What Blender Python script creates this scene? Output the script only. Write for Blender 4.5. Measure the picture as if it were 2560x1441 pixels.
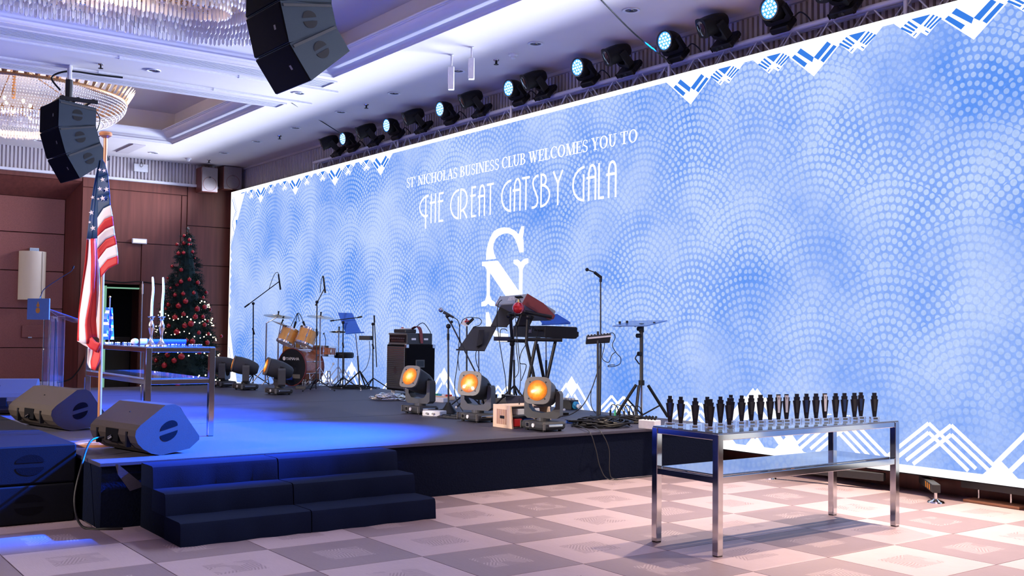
import bpy, bmesh, math, random
from mathutils import Vector, Matrix, Euler
random.seed(7)
PI = math.pi
for o in list(bpy.data.objects):
    bpy.data.objects.remove(o)
scene = bpy.context.scene
C = scene.collection
# ------------------------------------------------------------------ camera
FPX, YAW, PITCH, ROLL, CAMH = 2614.5, .63305, .040564, .011965, 1.5
FW = Vector((-math.cos(YAW)*math.cos(PITCH), math.sin(YAW)*math.cos(PITCH), math.sin(PITCH)))
_rt = Vector((math.sin(YAW), math.cos(YAW), 0)); _up = _rt.cross(FW)
RT = _rt*math.cos(ROLL) + _up*math.sin(ROLL)
UP = -_rt*math.sin(ROLL) + _up*math.cos(ROLL)
CAM = Vector((0, 0, CAMH))
cd = bpy.data.cameras.new('camera'); cam = bpy.data.objects.new('camera', cd); C.objects.link(cam)
cd.sensor_width = 36; cd.lens = FPX/2560*36; cd.clip_end = 200
_m = Matrix((RT, UP, -FW)).transposed().to_4x4(); _m.translation = CAM
cam.matrix_world = _m
scene.camera = cam
# ------------------------------------------------------------------ world, exposure, large lights
w = bpy.data.worlds.new('world'); scene.world = w; w.use_nodes = True
w.node_tree.nodes['Background'].inputs[0].default_value = (.80, .62, .72, 1)
w.node_tree.nodes['Background'].inputs[1].default_value = .10
scene.view_settings.view_transform = 'Standard'
scene.view_settings.look = 'None'
scene.view_settings.exposure = 0.0
scene.view_settings.gamma = 1.0
scene.view_settings.use_curve_mapping = False

def lamp(kind, name, loc, target, energy, color, **kw):
    d = bpy.data.lights.new(name, kind); d.energy = energy; d.color = color
    for k, v in kw.items(): setattr(d, k, v)
    o = bpy.data.objects.new(name, d); C.objects.link(o); o.location = loc
    dr = Vector(target) - Vector(loc)
    o.rotation_euler = dr.to_track_quat('-Z', 'Y').to_euler()
    return o
# added strip lamp boosting the video wall's ceiling light, shielded upwards like louvred modules
for z, e, tl, sp in ((4.45, 1350, 6, 80),):
    lamp('AREA', 'video_wall_boost', (-12.33, 8.84, z), (-12.33, 0, z - 8.84*math.tan(math.radians(tl))), e, (.70, .77, 1.0), shape='RECTANGLE', size=21.0, size_y=.35, spread=math.radians(sp))
# added unseen area lamps: warm fill standing in for the hall's other lighting
lamp('AREA', 'hall_fill_light', (-2.6, 4.4, 5.05), (-2.9, 4.4, 0), 90, (1.0, .60, .70), shape='RECTANGLE', size=3.5, size_y=5)
lamp('AREA', 'hall_fill_light', (2.0, -2.5, 5.0), (-12, 4, 3.0), 60, (1.0, .60, .62), shape='RECTANGLE', size=4, size_y=4)
# front-of-house spots over the hall, left of and behind the camera
lamp('SPOT', 'front_spot', (-7.0, -7.5, 5.0), (-11.8, 6.6, .5), 5200, (1.0, .84, .76), spot_size=math.radians(36), spot_blend=.6, shadow_soft_size=.15)
lamp('SPOT', 'front_spot', (-12.5, -7.0, 5.0), (-10.5, 2.5, 1.40), 5600, (1.0, .86, .72), spot_size=math.radians(15), spot_blend=.4, shadow_soft_size=.1)
for x in (-6.9, -5.1, -3.3):
    lamp('SPOT', 'downlight_beam', (x, 8.04, 5.12), (x+.2, 7.5, 0), 1500, (1.0, .78, .58), spot_size=math.radians(75), spot_blend=.8, shadow_soft_size=.06)
# ------------------------------------------------------------------ photo pixels to points
def ray(u, v):
    return FW + RT*((u-1280)/FPX) - UP*((v-720.5)/FPX)
def onZ(u, v, z=0.0):
    d = ray(u, v); return CAM + d*((z-CAMH)/d.z)
def onY(u, v, y):
    d = ray(u, v); return CAM + d*(y/d.y)
def onX(u, v, x):
    d = ray(u, v); return CAM + d*(x/d.x)
SH = .49                      # stage height
def onS(u, v): return onZ(u, v, SH)
FH = Vector((FW.x, FW.y, 0)).normalized()
def at(u, v, ref, dd=0.0):    # the point of a pixel's ray in the upright plane through ref
    d = ray(u, v); k = ((Vector(ref)-CAM).dot(FH)+dd)/d.dot(FH); return CAM + d*k
# ------------------------------------------------------------------ materials
MATS = {}
class X:                      # tiny expression wrapper for shader maths
    nt = None
    def __init__(s, v): s.v = v
    @staticmethod
    def op(o, *a):
        n = X.nt.nodes.new('ShaderNodeMath'); n.operation = o
        for i, q in enumerate(a):
            q = q.v if isinstance(q, X) else q
            if isinstance(q, (int, float)): n.inputs[i].default_value = q
            else: X.nt.links.new(q, n.inputs[i])
        return X(n.outputs[0])
    def __add__(s, o): return X.op('ADD', s, o)
    __radd__ = __add__
    def __sub__(s, o): return X.op('SUBTRACT', s, o)
    def __rsub__(s, o): return X.op('SUBTRACT', o, s)
    def __mul__(s, o): return X.op('MULTIPLY', s, o)
    __rmul__ = __mul__
    def __truediv__(s, o): return X.op('DIVIDE', s, o)
def xf(o, *a): return X.op(o, *a)

def newmat(name):
    m = bpy.data.materials.new(name); m.use_nodes = True
    nt = m.node_tree; b = nt.nodes['Principled BSDF']
    MATS[name] = m
    return m, nt, b
def mat(name, col, rough=.5, metal=0, noise=.12, nscale=30, emit=None, estr=0, bump=0, alpha=None, trans=0, ior=1.45, spec=None, coat=0):
    m, nt, b = newmat(name)
    b.inputs['Roughness'].default_value = rough; b.inputs['Metallic'].default_value = metal
    tc = nt.nodes.new('ShaderNodeTexCoord')
    nz = nt.nodes.new('ShaderNodeTexNoise'); nz.inputs['Scale'].default_value = nscale; nz.inputs['Detail'].default_value = 3
    nt.links.new(tc.outputs['Object'], nz.inputs['Vector'])
    mx = nt.nodes.new('ShaderNodeMix'); mx.data_type = 'RGBA'
    mx.inputs[6].default_value = tuple(c*(1-noise) for c in col)+(1,)
    mx.inputs[7].default_value = tuple(min(1, c*(1+noise)) for c in col)+(1,)
    nt.links.new(nz.outputs['Fac'], mx.inputs[0]); nt.links.new(mx.outputs[2], b.inputs['Base Color'])
    if bump:
        bp = nt.nodes.new('ShaderNodeBump'); bp.inputs['Strength'].default_value = bump; bp.inputs['Distance'].default_value = .01
        nt.links.new(nz.outputs['Fac'], bp.inputs['Height']); nt.links.new(bp.outputs[0], b.inputs['Normal'])
    if emit:
        b.inputs['Emission Color'].default_value = tuple(emit)+(1,); b.inputs['Emission Strength'].default_value = estr
    if trans:
        b.inputs['Transmission Weight'].default_value = trans; b.inputs['IOR'].default_value = ior
    if alpha is not None: b.inputs['Alpha'].default_value = alpha
    if spec is not None: b.inputs['Specular IOR Level'].default_value = spec
    if coat: b.inputs['Coat Weight'].default_value = coat; b.inputs['Coat Roughness'].default_value = .1
    return m
def emat(name, col, s=1.0):
    m = bpy.data.materials.new(name); m.use_nodes = True; nt = m.node_tree
    nt.nodes.remove(nt.nodes['Principled BSDF'])
    e = nt.nodes.new('ShaderNodeEmission'); e.inputs[0].default_value = tuple(col)+(1,); e.inputs[1].default_value = s
    nt.links.new(e.outputs[0], nt.nodes['Material Output'].inputs[0]); MATS[name] = m
    return m
def srgb(r, g, b):
    f = lambda c: c/12.92 if c <= .04045 else ((c+.055)/1.055)**2.4
    return (f(r/255), f(g/255), f(b/255))

mat('black', (.008, .008, .010), .45, spec=.3); mat('black_matte', (.006, .006, .008), .85, bump=.2, nscale=200, spec=.04)
mat('black_gloss', (.01, .01, .012), .18); mat('charcoal', (.030, .031, .034), .5)
mat('grey_plastic', (.060, .062, .064), .42); mat('bezel', (.13, .122, .11), .45)
mat('speaker_black', (.020, .032, .048), .5, bump=.25, nscale=400, spec=.22)
mat('speaker_grey', (.26, .22, .22), .6); mat('sub_black', (.006, .007, .010), .6, bump=.25, nscale=400, spec=.1); mat('wedge_coat', (.055, .044, .040), .5, bump=.25, nscale=300, spec=.15)
mat('chrome', (.75, .76, .78), .12, 1, .04); mat('steel', (.60, .60, .62), .10, 1, .05, 12); mat('truss_alu', (.72, .71, .78), .40, .15, .06)
mat('alu', (.55, .56, .60), .32, 1, .08); mat('white_paint', (.80, .79, .80), .5); mat('white_plastic', (.78, .78, .80), .35)
mat('silver', (.80, .78, .72), .14, 1, .1, 60); mat('brass', (.80, .58, .25), .22, 1, .1); mat('gilt', (.42, .22, .10), .35, .7, .35, 60)
mat('glass', (.80, .90, 1.0), .03, 0, .02, trans=1.0, ior=1.45); mat('acrylic', (.96, .97, 1.0), .03, 0, .01, trans=.97, ior=1.45)
mat('table_glass', (.55, .72, .95), .02, 0, .02, trans=.85, ior=1.5, coat=.6)
mat('crystal', (.95, .94, .98), .06, 0, .05, trans=.35, ior=1.5)
mat('red_ball', (.55, .012, .02), .10, .45, .1, coat=.8); mat('fir', (.006, .030, .024), .7, 0, .5, 40)
mat('carpet_shaded', (.009, .014, .036), .9, 0, .2, 150, bump=.1, spec=.05); mat('carpet', (.050, .047, .070), .55, 0, .2, 90, bump=.08, spec=.45); mat('carpet_dark', (.006, .009, .022), .9, 0, .25, 60, bump=.4, spec=.05)  # steps wear the deck's carpet, their shade put into a darker copy
mat('ceiling_paint', (.74, .69, .68), .75, 0, .03, 3); mat('ceiling_trim', (.76, .75, .80), .45, 0, .03, 3)
mat('slot_dark', (.10, .10, .12), .8); mat('frieze', (.58, .53, .54), .6, 0, .05, 5)
mat('wood_pole', (.50, .22, .09), .35, 0, .2, 8, coat=.4); mat('light_wood', (.72, .52, .36), .5, 0, .12, 6)
mat('plank', (.55, .27, .13), .6, 0, .15, 10); mat('kb_silver', (.32, .33, .36), .35, .3); mat('maroon', (.20, .035, .035), .5, 0, .15, 20)
mat('navy', (.010, .035, .12), .6); mat('blue_cloth', (.02, .07, .40), .6); mat('blue_panel', (.03, .14, .62), .35)
mat('flag_red', (.62, .025, .03), .6, 0, .08, 8); mat('flag_white', (.85, .80, .82), .6, 0, .05, 8); mat('flag_navy', (.012, .05, .13), .6, 0, .1, 8)
mat('candle', (.85, .83, .85), .4); mat('orange_stripe', (.95, .33, .02), .5); mat('red', (.5, .02, .02), .4)
mat('cymbal', (.72, .60, .42), .22, 1, .12, 15); mat('drum_head', (.72, .70, .66), .4); mat('drum_front', (.012, .014, .02), .15, coat=.5)
mat('gold_wood', (.72, .33, .06), .3, 0, .2, 14, coat=.7); mat('lens_dark', (.02, .02, .03), .05, coat=1)
mat('paper', (.75, .75, .78), .6); mat('green', (.05, .4, .2), .5); mat('teal_plug', (.03, .30, .60), .4)
mat('tint_plate', (.20, .38, .80), .12, 0, .05, trans=.45); mat('sign_plate', (.16, .27, .36), .4)
mat('smoke_acrylic', (.035, .035, .05), .06, 0, .2, 20, trans=.35, coat=.6); mat('clear_block', (.80, .86, .98), .04, 0, .03, trans=.9, ior=1.45)
mat('shade', (.55, .48, .44), .5, 0, .05, 4, trans=.3, emit=(1.0, .82, .62), estr=.12)
emat('bulb', (1.0, .74, .36), 9); emat('fairy', (1.0, .86, .62), 5.0); emat('wash_face', (.04, .22, 1.0), 2.6); emat('wash_led', (.70, .90, 1.0), 1.5)
emat('amber', (1.0, .55, .10), 3.2); emat('exit_white', (1.0, .92, .88), 1.1); emat('green_line', (.35, .75, .52), .55)
emat('screen_white', (1.0, 1.0, 1.0), 1.3); emat('screen_blue', srgb(60, 130, 235), 1.0)

def amber_lens():
    m, nt, b = newmat('amber_lens'); X.nt = nt
    tc = nt.nodes.new('ShaderNodeTexCoord'); sp = nt.nodes.new('ShaderNodeSeparateXYZ'); nt.links.new(tc.outputs['Object'], sp.inputs[0])
    x, z = X(sp.outputs[0]), X(sp.outputs[2])
    r = xf('SQRT', x*x + z*z)
    nz = nt.nodes.new('ShaderNodeTexNoise'); nz.inputs['Scale'].default_value = 26; nt.links.new(tc.outputs['Object'], nz.inputs['Vector'])
    f = xf('SUBTRACT', 1.0, r/0.095) + (X(nz.outputs['Fac']) - .5)*.45
    cr = nt.nodes.new('ShaderNodeValToRGB'); nt.links.new(f.v, cr.inputs[0])
    cr.color_ramp.elements[0].position = .0; cr.color_ramp.elements[0].color = (.30, .07, .004, 1)
    cr.color_ramp.elements[1].position = .95; cr.color_ramp.elements[1].color = (1, .88, .42, 1)
    e = cr.color_ramp.elements.new(.45); e.color = (.85, .28, .015, 1)
    b.inputs['Base Color'].default_value = (.3, .1, .02, 1); b.inputs['Roughness'].default_value = .1
    nt.links.new(cr.outputs[0], b.inputs['Emission Color']); b.inputs['Emission Strength'].default_value = 1.5
amber_lens()
def wood_wall(name, col, sx, sz):
    m, nt, b = newmat(name); b.inputs['Roughness'].default_value = .42
    tc = nt.nodes.new('ShaderNodeTexCoord'); mp = nt.nodes.new('ShaderNodeMapping'); mp.inputs['Scale'].default_value = (sx, sx, sz)
    nt.links.new(tc.outputs['Object'], mp.inputs[0]); nz = nt.nodes.new('ShaderNodeTexNoise'); nz.inputs['Scale'].default_value = 1; nz.inputs['Detail'].default_value = 5
    nt.links.new(mp.outputs[0], nz.inputs['Vector']); cr = nt.nodes.new('ShaderNodeValToRGB'); nt.links.new(nz.outputs['Fac'], cr.inputs[0])
    cr.color_ramp.elements[0].position = .3; cr.color_ramp.elements[0].color = tuple(c*.78 for c in col)+(1,)
    cr.color_ramp.elements[1].position = .7; cr.color_ramp.elements[1].color = tuple(c*1.15 for c in col)+(1,)
    nt.links.new(cr.outputs[0], b.inputs['Base Color'])
wood_wall('wall_wood', (.20, .060, .040), 14, .8); wood_wall('wall_fabric', (.29, .095, .075), 90, 90); wood_wall('wall_frame', (.16, .045, .034), 14, .8)
wood_wall('dark_wood', (.020, .012, .011), 10, 1)
def maple_shell():
    m, nt, b = newmat('maple_shell'); b.inputs['Roughness'].default_value = .2; b.inputs['Coat Weight'].default_value = .8
    tc = nt.nodes.new('ShaderNodeTexCoord'); mp = nt.nodes.new('ShaderNodeMapping'); mp.inputs['Scale'].default_value = (3, 14, 14)
    nt.links.new(tc.outputs['Object'], mp.inputs[0]); nz = nt.nodes.new('ShaderNodeTexNoise'); nz.inputs['Scale'].default_value = 2; nz.inputs['Detail'].default_value = 4
    nt.links.new(mp.outputs[0], nz.inputs['Vector']); cr = nt.nodes.new('ShaderNodeValToRGB'); nt.links.new(nz.outputs['Fac'], cr.inputs[0])
    cr.color_ramp.elements[0].color = (.22, .055, .03, 1); cr.color_ramp.elements[1].color = (.60, .22, .10, 1)
    nt.links.new(cr.outputs[0], b.inputs['Base Color'])
maple_shell()
def tile_mat(name, base, etch):
    m, nt, b = newmat(name); X.nt = nt; b.inputs['Roughness'].default_value = .48
    tc = nt.nodes.new('ShaderNodeTexCoord'); sp = nt.nodes.new('ShaderNodeSeparateXYZ'); nt.links.new(tc.outputs['Object'], sp.inputs[0])
    x, y = X(sp.outputs[0]), X(sp.outputs[1])
    oi = nt.nodes.new('ShaderNodeObjectInfo'); rnd = X(oi.outputs['Random'])
    # a small etched leaf field in the middle of every tile: fans of lines whose direction changes by cell
    cb = nt.nodes.new('ShaderNodeCombineXYZ'); nt.links.new(x.v, cb.inputs[0]); nt.links.new(y.v, cb.inputs[1]); nt.links.new((rnd*9.0).v, cb.inputs[2])
    vo = nt.nodes.new('ShaderNodeTexVoronoi'); vo.inputs['Scale'].default_value = 9; nt.links.new(cb.outputs[0], vo.inputs['Vector'])
    sc = nt.nodes.new('ShaderNodeSeparateColor'); nt.links.new(vo.outputs['Color'], sc.inputs[0])
    ang = X(sc.outputs[0])*6.283
    ln = xf('SINE', (x*xf('COSINE', ang) + y*xf('SINE', ang))*290.0)
    lines = xf('GREATER_THAN', ln, .1)
    inside = xf('MULTIPLY', xf('LESS_THAN', xf('ABSOLUTE', x), .145), xf('LESS_THAN', xf('ABSOLUTE', y), .165))
    keep = xf('GREATER_THAN', X(sc.outputs[1]), .25)
    fac = lines*inside*keep*.75 + inside*.12
    mp = nt.nodes.new('ShaderNodeMapping'); mp.inputs['Scale'].default_value = (5, 42, 1); nt.links.new(cb.outputs[0], mp.inputs[0])
    nz = nt.nodes.new('ShaderNodeTexNoise'); nz.inputs['Scale'].default_value = 3; nz.inputs['Detail'].default_value = 5; nt.links.new(mp.outputs[0], nz.inputs['Vector'])
    nz2 = nt.nodes.new('ShaderNodeTexNoise'); nz2.inputs['Scale'].default_value = 5; nz2.inputs['Detail'].default_value = 3; nt.links.new(cb.outputs[0], nz2.inputs['Vector'])
    cr = nt.nodes.new('ShaderNodeMix'); cr.data_type = 'RGBA'
    cr.inputs[6].default_value = tuple(c*.80 for c in base)+(1,); cr.inputs[7].default_value = tuple(min(1, c*1.16) for c in base)+(1,)
    nt.links.new((X(nz.outputs['Fac'])*.6 + X(nz2.outputs['Fac'])*.4).v, cr.inputs[0])
    mx = nt.nodes.new('ShaderNodeMix'); mx.data_type = 'RGBA'; nt.links.new(fac.v, mx.inputs[0]); nt.links.new(cr.outputs[2], mx.inputs[6])
    mx.inputs[7].default_value = tuple(etch)+(1,); nt.links.new(mx.outputs[2], b.inputs['Base Color'])
tile_mat('tile_light', (.44, .335, .35), (.25, .18, .19)); tile_mat('tile_dark', (.245, .18, .195), (.42, .325, .335))

def screen_mat():
    m = bpy.data.materials.new('screen_picture'); m.use_nodes = True; nt = m.node_tree; MATS['screen_picture'] = m
    nt.nodes.remove(nt.nodes['Principled BSDF']); X.nt = nt
    tc = nt.nodes.new('ShaderNodeTexCoord'); sp = nt.nodes.new('ShaderNodeSeparateXYZ'); nt.links.new(tc.outputs['Object'], sp.inputs[0])
    R, h, nr = .86, .5, 11.0
    x, z = X(sp.outputs[0])/R, X(sp.outputs[2])/R + 40.0
    j0 = xf('CEIL', (z - 1.0)/h)
    res = []
    for k in range(4):
        j = j0 + float(k); par = xf('FLOORED_MODULO', j, 2.0)
        dx = x - par; dx = dx - 2.0*xf('ROUND', dx/2.0); dz = z - j*h
        res.append((xf('SQRT', dx*dx + dz*dz), xf('ARCTAN2', dz, dx)))
    s0 = xf('LESS_THAN', res[0][0], 1.0); s1 = xf('LESS_THAN', res[1][0], 1.0)
    s2 = xf('LESS_THAN', res[2][0], 1.0)
    pick = lambda i: s0*res[0][i] + (1.0 - s0)*(s1*res[1][i] + (1.0 - s1)*(s2*res[2][i] + (1.0 - s2)*res[3][i]))
    r, a = pick(0)*nr, pick(1)
    ring = xf('FLOOR', r); n = xf('MAXIMUM', xf('FLOOR', (ring + .5)*6.9), 4.0)
    fa = xf('FRACT', a/6.28318*n + 4.0) - .5
    arc = fa*6.28318*(ring + .5)/n; fr = xf('FRACT', r) - .5
    d = xf('SQRT', arc*arc + fr*fr)
    nz = nt.nodes.new('ShaderNodeTexNoise'); nz.inputs['Scale'].default_value = 1.1; nz.inputs['Detail'].default_value = 3; nt.links.new(tc.outputs['Object'], nz.inputs['Vector'])
    rad = .18 + X(nz.outputs['Fac'])*.40
    mr = nt.nodes.new('ShaderNodeMapRange'); mr.interpolation_type = 'SMOOTHSTEP'
    nt.links.new((rad - d).v, mr.inputs[0]); mr.inputs[1].default_value = -.05; mr.inputs[2].default_value = .05
    nz2 = nt.nodes.new('ShaderNodeTexNoise'); nz2.inputs['Scale'].default_value = .55; nz2.inputs['Detail'].default_value = 6; nz2.inputs['Roughness'].default_value = .62; nt.links.new(tc.outputs['Object'], nz2.inputs['Vector'])
    cr = nt.nodes.new('ShaderNodeValToRGB'); nt.links.new(nz2.outputs['Fac'], cr.inputs[0])
    cr.color_ramp.elements[0].position = .34; cr.color_ramp.elements[0].color = srgb(96, 150, 246)+(1,)
    cr.color_ramp.elements[1].position = .64; cr.color_ramp.elements[1].color = srgb(176, 200, 255)+(1,)
    # fine speckle of the pixels
    wn = nt.nodes.new('ShaderNodeTexNoise'); wn.inputs['Scale'].default_value = 38; wn.inputs['Detail'].default_value = 2; nt.links.new(tc.outputs['Object'], wn.inputs['Vector'])
    low = nt.nodes.new('ShaderNodeMapRange'); nt.links.new(sp.outputs[2], low.inputs[0]); low.inputs[1].default_value = .3; low.inputs[2].default_value = 1.9; low.inputs[3].default_value = .25; low.inputs[4].default_value = .78
    mx = nt.nodes.new('ShaderNodeMix'); mx.data_type = 'RGBA'; nz3 = nt.nodes.new('ShaderNodeTexNoise'); nz3.inputs['Scale'].default_value = .8; nz3.inputs['Detail'].default_value = 4; nt.links.new(tc.outputs['Object'], nz3.inputs['Vector'])
    pt = nt.nodes.new('ShaderNodeMapRange'); nt.links.new(nz3.outputs['Fac'], pt.inputs[0]); pt.inputs[1].default_value = .32; pt.inputs[2].default_value = .62; pt.inputs[3].default_value = .30; pt.inputs[4].default_value = 1.0
    nt.links.new((X(mr.outputs[0])*X(low.outputs[0])*X(pt.outputs[0])).v, mx.inputs[0]); nt.links.new(cr.outputs[0], mx.inputs[6])
    mx.inputs[7].default_value = srgb(204, 224, 255)+(1,)
    # hairline joints between the cabinets
    gx = xf('ABSOLUTE', xf('FRACT', X(sp.outputs[0])/.5 + .01) - .0)
    seam = xf('LESS_THAN', gx, .012)
    st = (.86 + X(wn.outputs['Fac'])*.28)*(1.0 - seam*.07)
    e = nt.nodes.new('ShaderNodeEmission'); nt.links.new(mx.outputs[2], e.inputs[0]); nt.links.new(st.v, e.inputs[1])
    nt.links.new(e.outputs[0], nt.nodes['Material Output'].inputs[0])
screen_mat()
# ------------------------------------------------------------------ mesh building
class MB:
    def __init__(s): s.v = []; s.f = []; s.mi = []; s.cur = 0
    def add(s, vs, fs, M=None):
        n = len(s.v)
        s.v += [tuple(M @ Vector(q)) if M else tuple(q) for q in vs]
        for f in fs: s.f.append([n+i for i in f]); s.mi.append(s.cur)
        return s
    def box(s, x0, x1, y0, y1, z0, z1, M=None):
        return s.add([(x, y, z) for x in (x0, x1) for y in (y0, y1) for z in (z0, z1)],
                     [(0, 1, 3, 2), (4, 6, 7, 5), (0, 4, 5, 1), (2, 3, 7, 6), (0, 2, 6, 4), (1, 5, 7, 3)], M)
    def cbox(s, c, d, M=None):
        return s.box(c[0]-d[0]/2, c[0]+d[0]/2, c[1]-d[1]/2, c[1]+d[1]/2, c[2]-d[2]/2, c[2]+d[2]/2, M)
    def bbox(s, x0, x1, y0, y1, z0, z1, b=.01, M=None):       # box with chamfered upright and level edges
        x0, x1 = min(x0, x1), max(x0, x1); y0, y1 = min(y0, y1), max(y0, y1); z0, z1 = min(z0, z1), max(z0, z1)
        b = min(b, (x1-x0)*.45, (y1-y0)*.45, (z1-z0)*.45)
        def ring(z, i):
            return [(x0+i+b, y0+i, z), (x1-i-b, y0+i, z), (x1-i, y0+i+b, z), (x1-i, y1-i-b, z), (x1-i-b, y1-i, z), (x0+i+b, y1-i, z), (x0+i, y1-i-b, z), (x0+i, y0+i+b, z)]
        vs = ring(z0, b*.6)+ring(z0+b, 0)+ring(z1-b, 0)+ring(z1, b*.6)
        fs = [tuple(range(7, -1, -1)), tuple(range(24, 32))]
        for k in range(3):
            for i in range(8): j = (i+1) % 8; fs.append((k*8+i, k*8+j, k*8+8+j, k*8+8+i))
        return s.add(vs, fs, M)
    def cyl(s, a, b, r, r2=None, n=10, caps=True):
        a, b = Vector(a), Vector(b); r2 = r if r2 is None else r2
        d = b-a
        if d.length < 1e-6: return s
        q = d.to_track_quat('Z', 'Y'); e1, e2 = q @ Vector((1, 0, 0)), q @ Vector((0, 1, 0))
        vs = []
        for p, rr in ((a, r), (b, r2)):
            for i in range(n): t = 2*PI*i/n; vs.append(p+e1*(rr*math.cos(t))+e2*(rr*math.sin(t)))
        fs = [(i, (i+1) % n, n+(i+1) % n, n+i) for i in range(n)]
        if caps: fs += [tuple(range(n-1, -1, -1)), tuple(range(n, 2*n))]
        return s.add(vs, fs)
    def tube(s, pts, r, n=6):
        pts = [Vector(p) for p in pts]; L = len(pts); vs = []; up = None
        for i, p in enumerate(pts):
            t = (pts[min(i+1, L-1)]-pts[max(i-1, 0)])
            if t.length < 1e-7: t = Vector((0, 0, 1))
            t.normalize()
            if up is None: up = Vector((0, 0, 1)) if abs(t.z) < .9 else Vector((1, 0, 0))
            e1 = t.cross(up)
            if e1.length < 1e-4: e1 = t.orthogonal()
            e1.normalize(); up = e1.cross(t).normalized(); rr = r[i] if isinstance(r, (list, tuple)) else r
            for k in range(n): a = 2*PI*k/n; vs.append(p+e1*(rr*math.cos(a))+up*(rr*math.sin(a)))
        fs = [(i*n+k, i*n+(k+1) % n, (i+1)*n+(k+1) % n, (i+1)*n+k) for i in range(L-1) for k in range(n)]
        fs += [tuple(range(n-1, -1, -1)), tuple(range((L-1)*n, L*n))]
        return s.add(vs, fs)
    def lathe(s, prof, n=20, M=None, close=False):            # prof: (radius, z)
        vs = []; L = len(prof)
        for r, z in prof:
            for i in range(n): t = 2*PI*i/n; vs.append((r*math.cos(t), r*math.sin(t), z))
        fs = [(k*n+i, k*n+(i+1) % n, (k+1)*n+(i+1) % n, (k+1)*n+i) for k in range(L-1) for i in range(n)]
        if close: fs += [((L-1)*n+i, (L-1)*n+(i+1) % n, (i+1) % n, i) for i in range(n)]
        else: fs += [tuple(range(n-1, -1, -1)), tuple(range((L-1)*n, L*n))]
        return s.add(vs, fs, M)
    def ball(s, c, r, n=12, m=8, sc=(1, 1, 1)):
        c = Vector(c); vs = [c+Vector((0, 0, r*sc[2]))]
        for k in range(1, m):
            p = PI*k/m
            for i in range(n): t = 2*PI*i/n; vs.append(c+Vector((r*sc[0]*math.sin(p)*math.cos(t), r*sc[1]*math.sin(p)*math.sin(t), r*sc[2]*math.cos(p))))
        vs.append(c-Vector((0, 0, r*sc[2]))); N = len(vs)-1
        fs = [(0, 1+i, 1+(i+1) % n) for i in range(n)]
        for k in range(m-2):
            for i in range(n): fs.append((1+k*n+i, 1+(k+1)*n+i, 1+(k+1)*n+(i+1) % n, 1+k*n+(i+1) % n))
        fs += [(N, 1+(m-2)*n+(i+1) % n, 1+(m-2)*n+i) for i in range(n)]
        return s.add(vs, fs)
    def prism(s, poly, h, M=None):                            # polygon in xy pulled up by h
        n = len(poly)
        vs = [(x, y, 0) for x, y in poly]+[(x, y, h) for x, y in poly]
        return s.add(vs, [tuple(range(n-1, -1, -1)), tuple(range(n, 2*n))]+[(i, (i+1) % n, n+(i+1) % n, n+i) for i in range(n)], M)
    def build(s, name, m, parent=None, smooth=False, loc=None, rot=None):
        me = bpy.data.meshes.new(name); me.from_pydata(s.v, [], s.f)
        ms = m if isinstance(m, (list, tuple)) else [m]
        for q in ms: me.materials.append(MATS[q])
        if len(ms) > 1:
            for p_, i in zip(me.polygons, s.mi): p_.material_index = i
        bm = bmesh.new(); bm.from_mesh(me); bmesh.ops.recalc_face_normals(bm, faces=bm.faces); bm.to_mesh(me); bm.free()
        if smooth:
            me.polygons.foreach_set('use_smooth', [True]*len(me.polygons))
            try: me.set_sharp_from_angle(angle=math.radians(38))
            except Exception: pass
        o = bpy.data.objects.new(name, me); C.objects.link(o)
        if parent: o.parent = parent
        if loc is not None: o.location = loc
        if rot is not None: o.rotation_euler = rot
        return o
def tag(o, label=None, cat=None, group=None, kind=None):
    if label: o['label'] = label
    if cat: o['category'] = cat
    if group: o['group'] = group
    if kind: o['kind'] = kind
    return o
def thing(name, label, cat, loc=(0, 0, 0), rz=0, group=None, rot=None):
    o = bpy.data.objects.new(name, None); C.objects.link(o); o.empty_display_size = .1
    o.location = loc; o.rotation_euler = rot if rot else (0, 0, rz)
    return tag(o, label, cat, group)
def dup(root, loc=None, rot=None, label=None, group=None):
    def cp(o, par):
        c = o.copy(); C.objects.link(c); c.parent = par
        for ch in KIDS.get(o, list(o.children)): cp(ch, c)
        return c
    r = cp(root, None)
    if loc is not None: r.location = loc
    if rot is not None: r.rotation_euler = rot
    if label: r['label'] = label
    if group: r['group'] = group
    return r
KIDS = {}
def struct(o): o['kind'] = 'structure'; return o
def inst(src, parent, loc, rot=None, scale=None):             # alike piece that shares its mesh
    c = src.copy(); C.objects.link(c); c.parent = parent; c.location = loc
    if rot is not None: c.rotation_euler = rot
    if scale is not None: c.scale = scale
    return c
def Rz(a): return Matrix.Rotation(a, 4, 'Z')
def T(x, y, z): return Matrix.Translation((x, y, z))
def curve(pts, n=8):                                          # smooth polyline through the points
    P = [Vector(p) for p in pts]; out = []
    for i in range(len(P)-1):
        p0, p1, p2, p3 = P[max(i-1, 0)], P[i], P[i+1], P[min(i+2, len(P)-1)]
        for k in range(n):
            t = k/n
            out.append(.5*((2*p1)+(p2-p0)*t+(2*p0-5*p1+4*p2-p3)*t*t+(3*p1-p0-3*p2+p3)*t**3))
    return out+[P[-1]]
def cable(name, label, pts, r=.006, m='black', group=None, n=6, sm=8):
    o = MB().tube(curve(pts, sm), r, n).build(name, m, smooth=True)
    return tag(o, label, 'cable', group)
def text_mesh(s, size):
    c = bpy.data.curves.new('lettering', 'FONT'); c.body = s; c.size = size; c.align_x = 'LEFT'; c.extrude = .0008
    o = bpy.data.objects.new('lettering', c); C.objects.link(o)
    me = bpy.data.meshes.new_from_object(o.evaluated_get(bpy.context.evaluated_depsgraph_get()))
    bpy.data.objects.remove(o); bpy.data.curves.remove(c)
    return me
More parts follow.
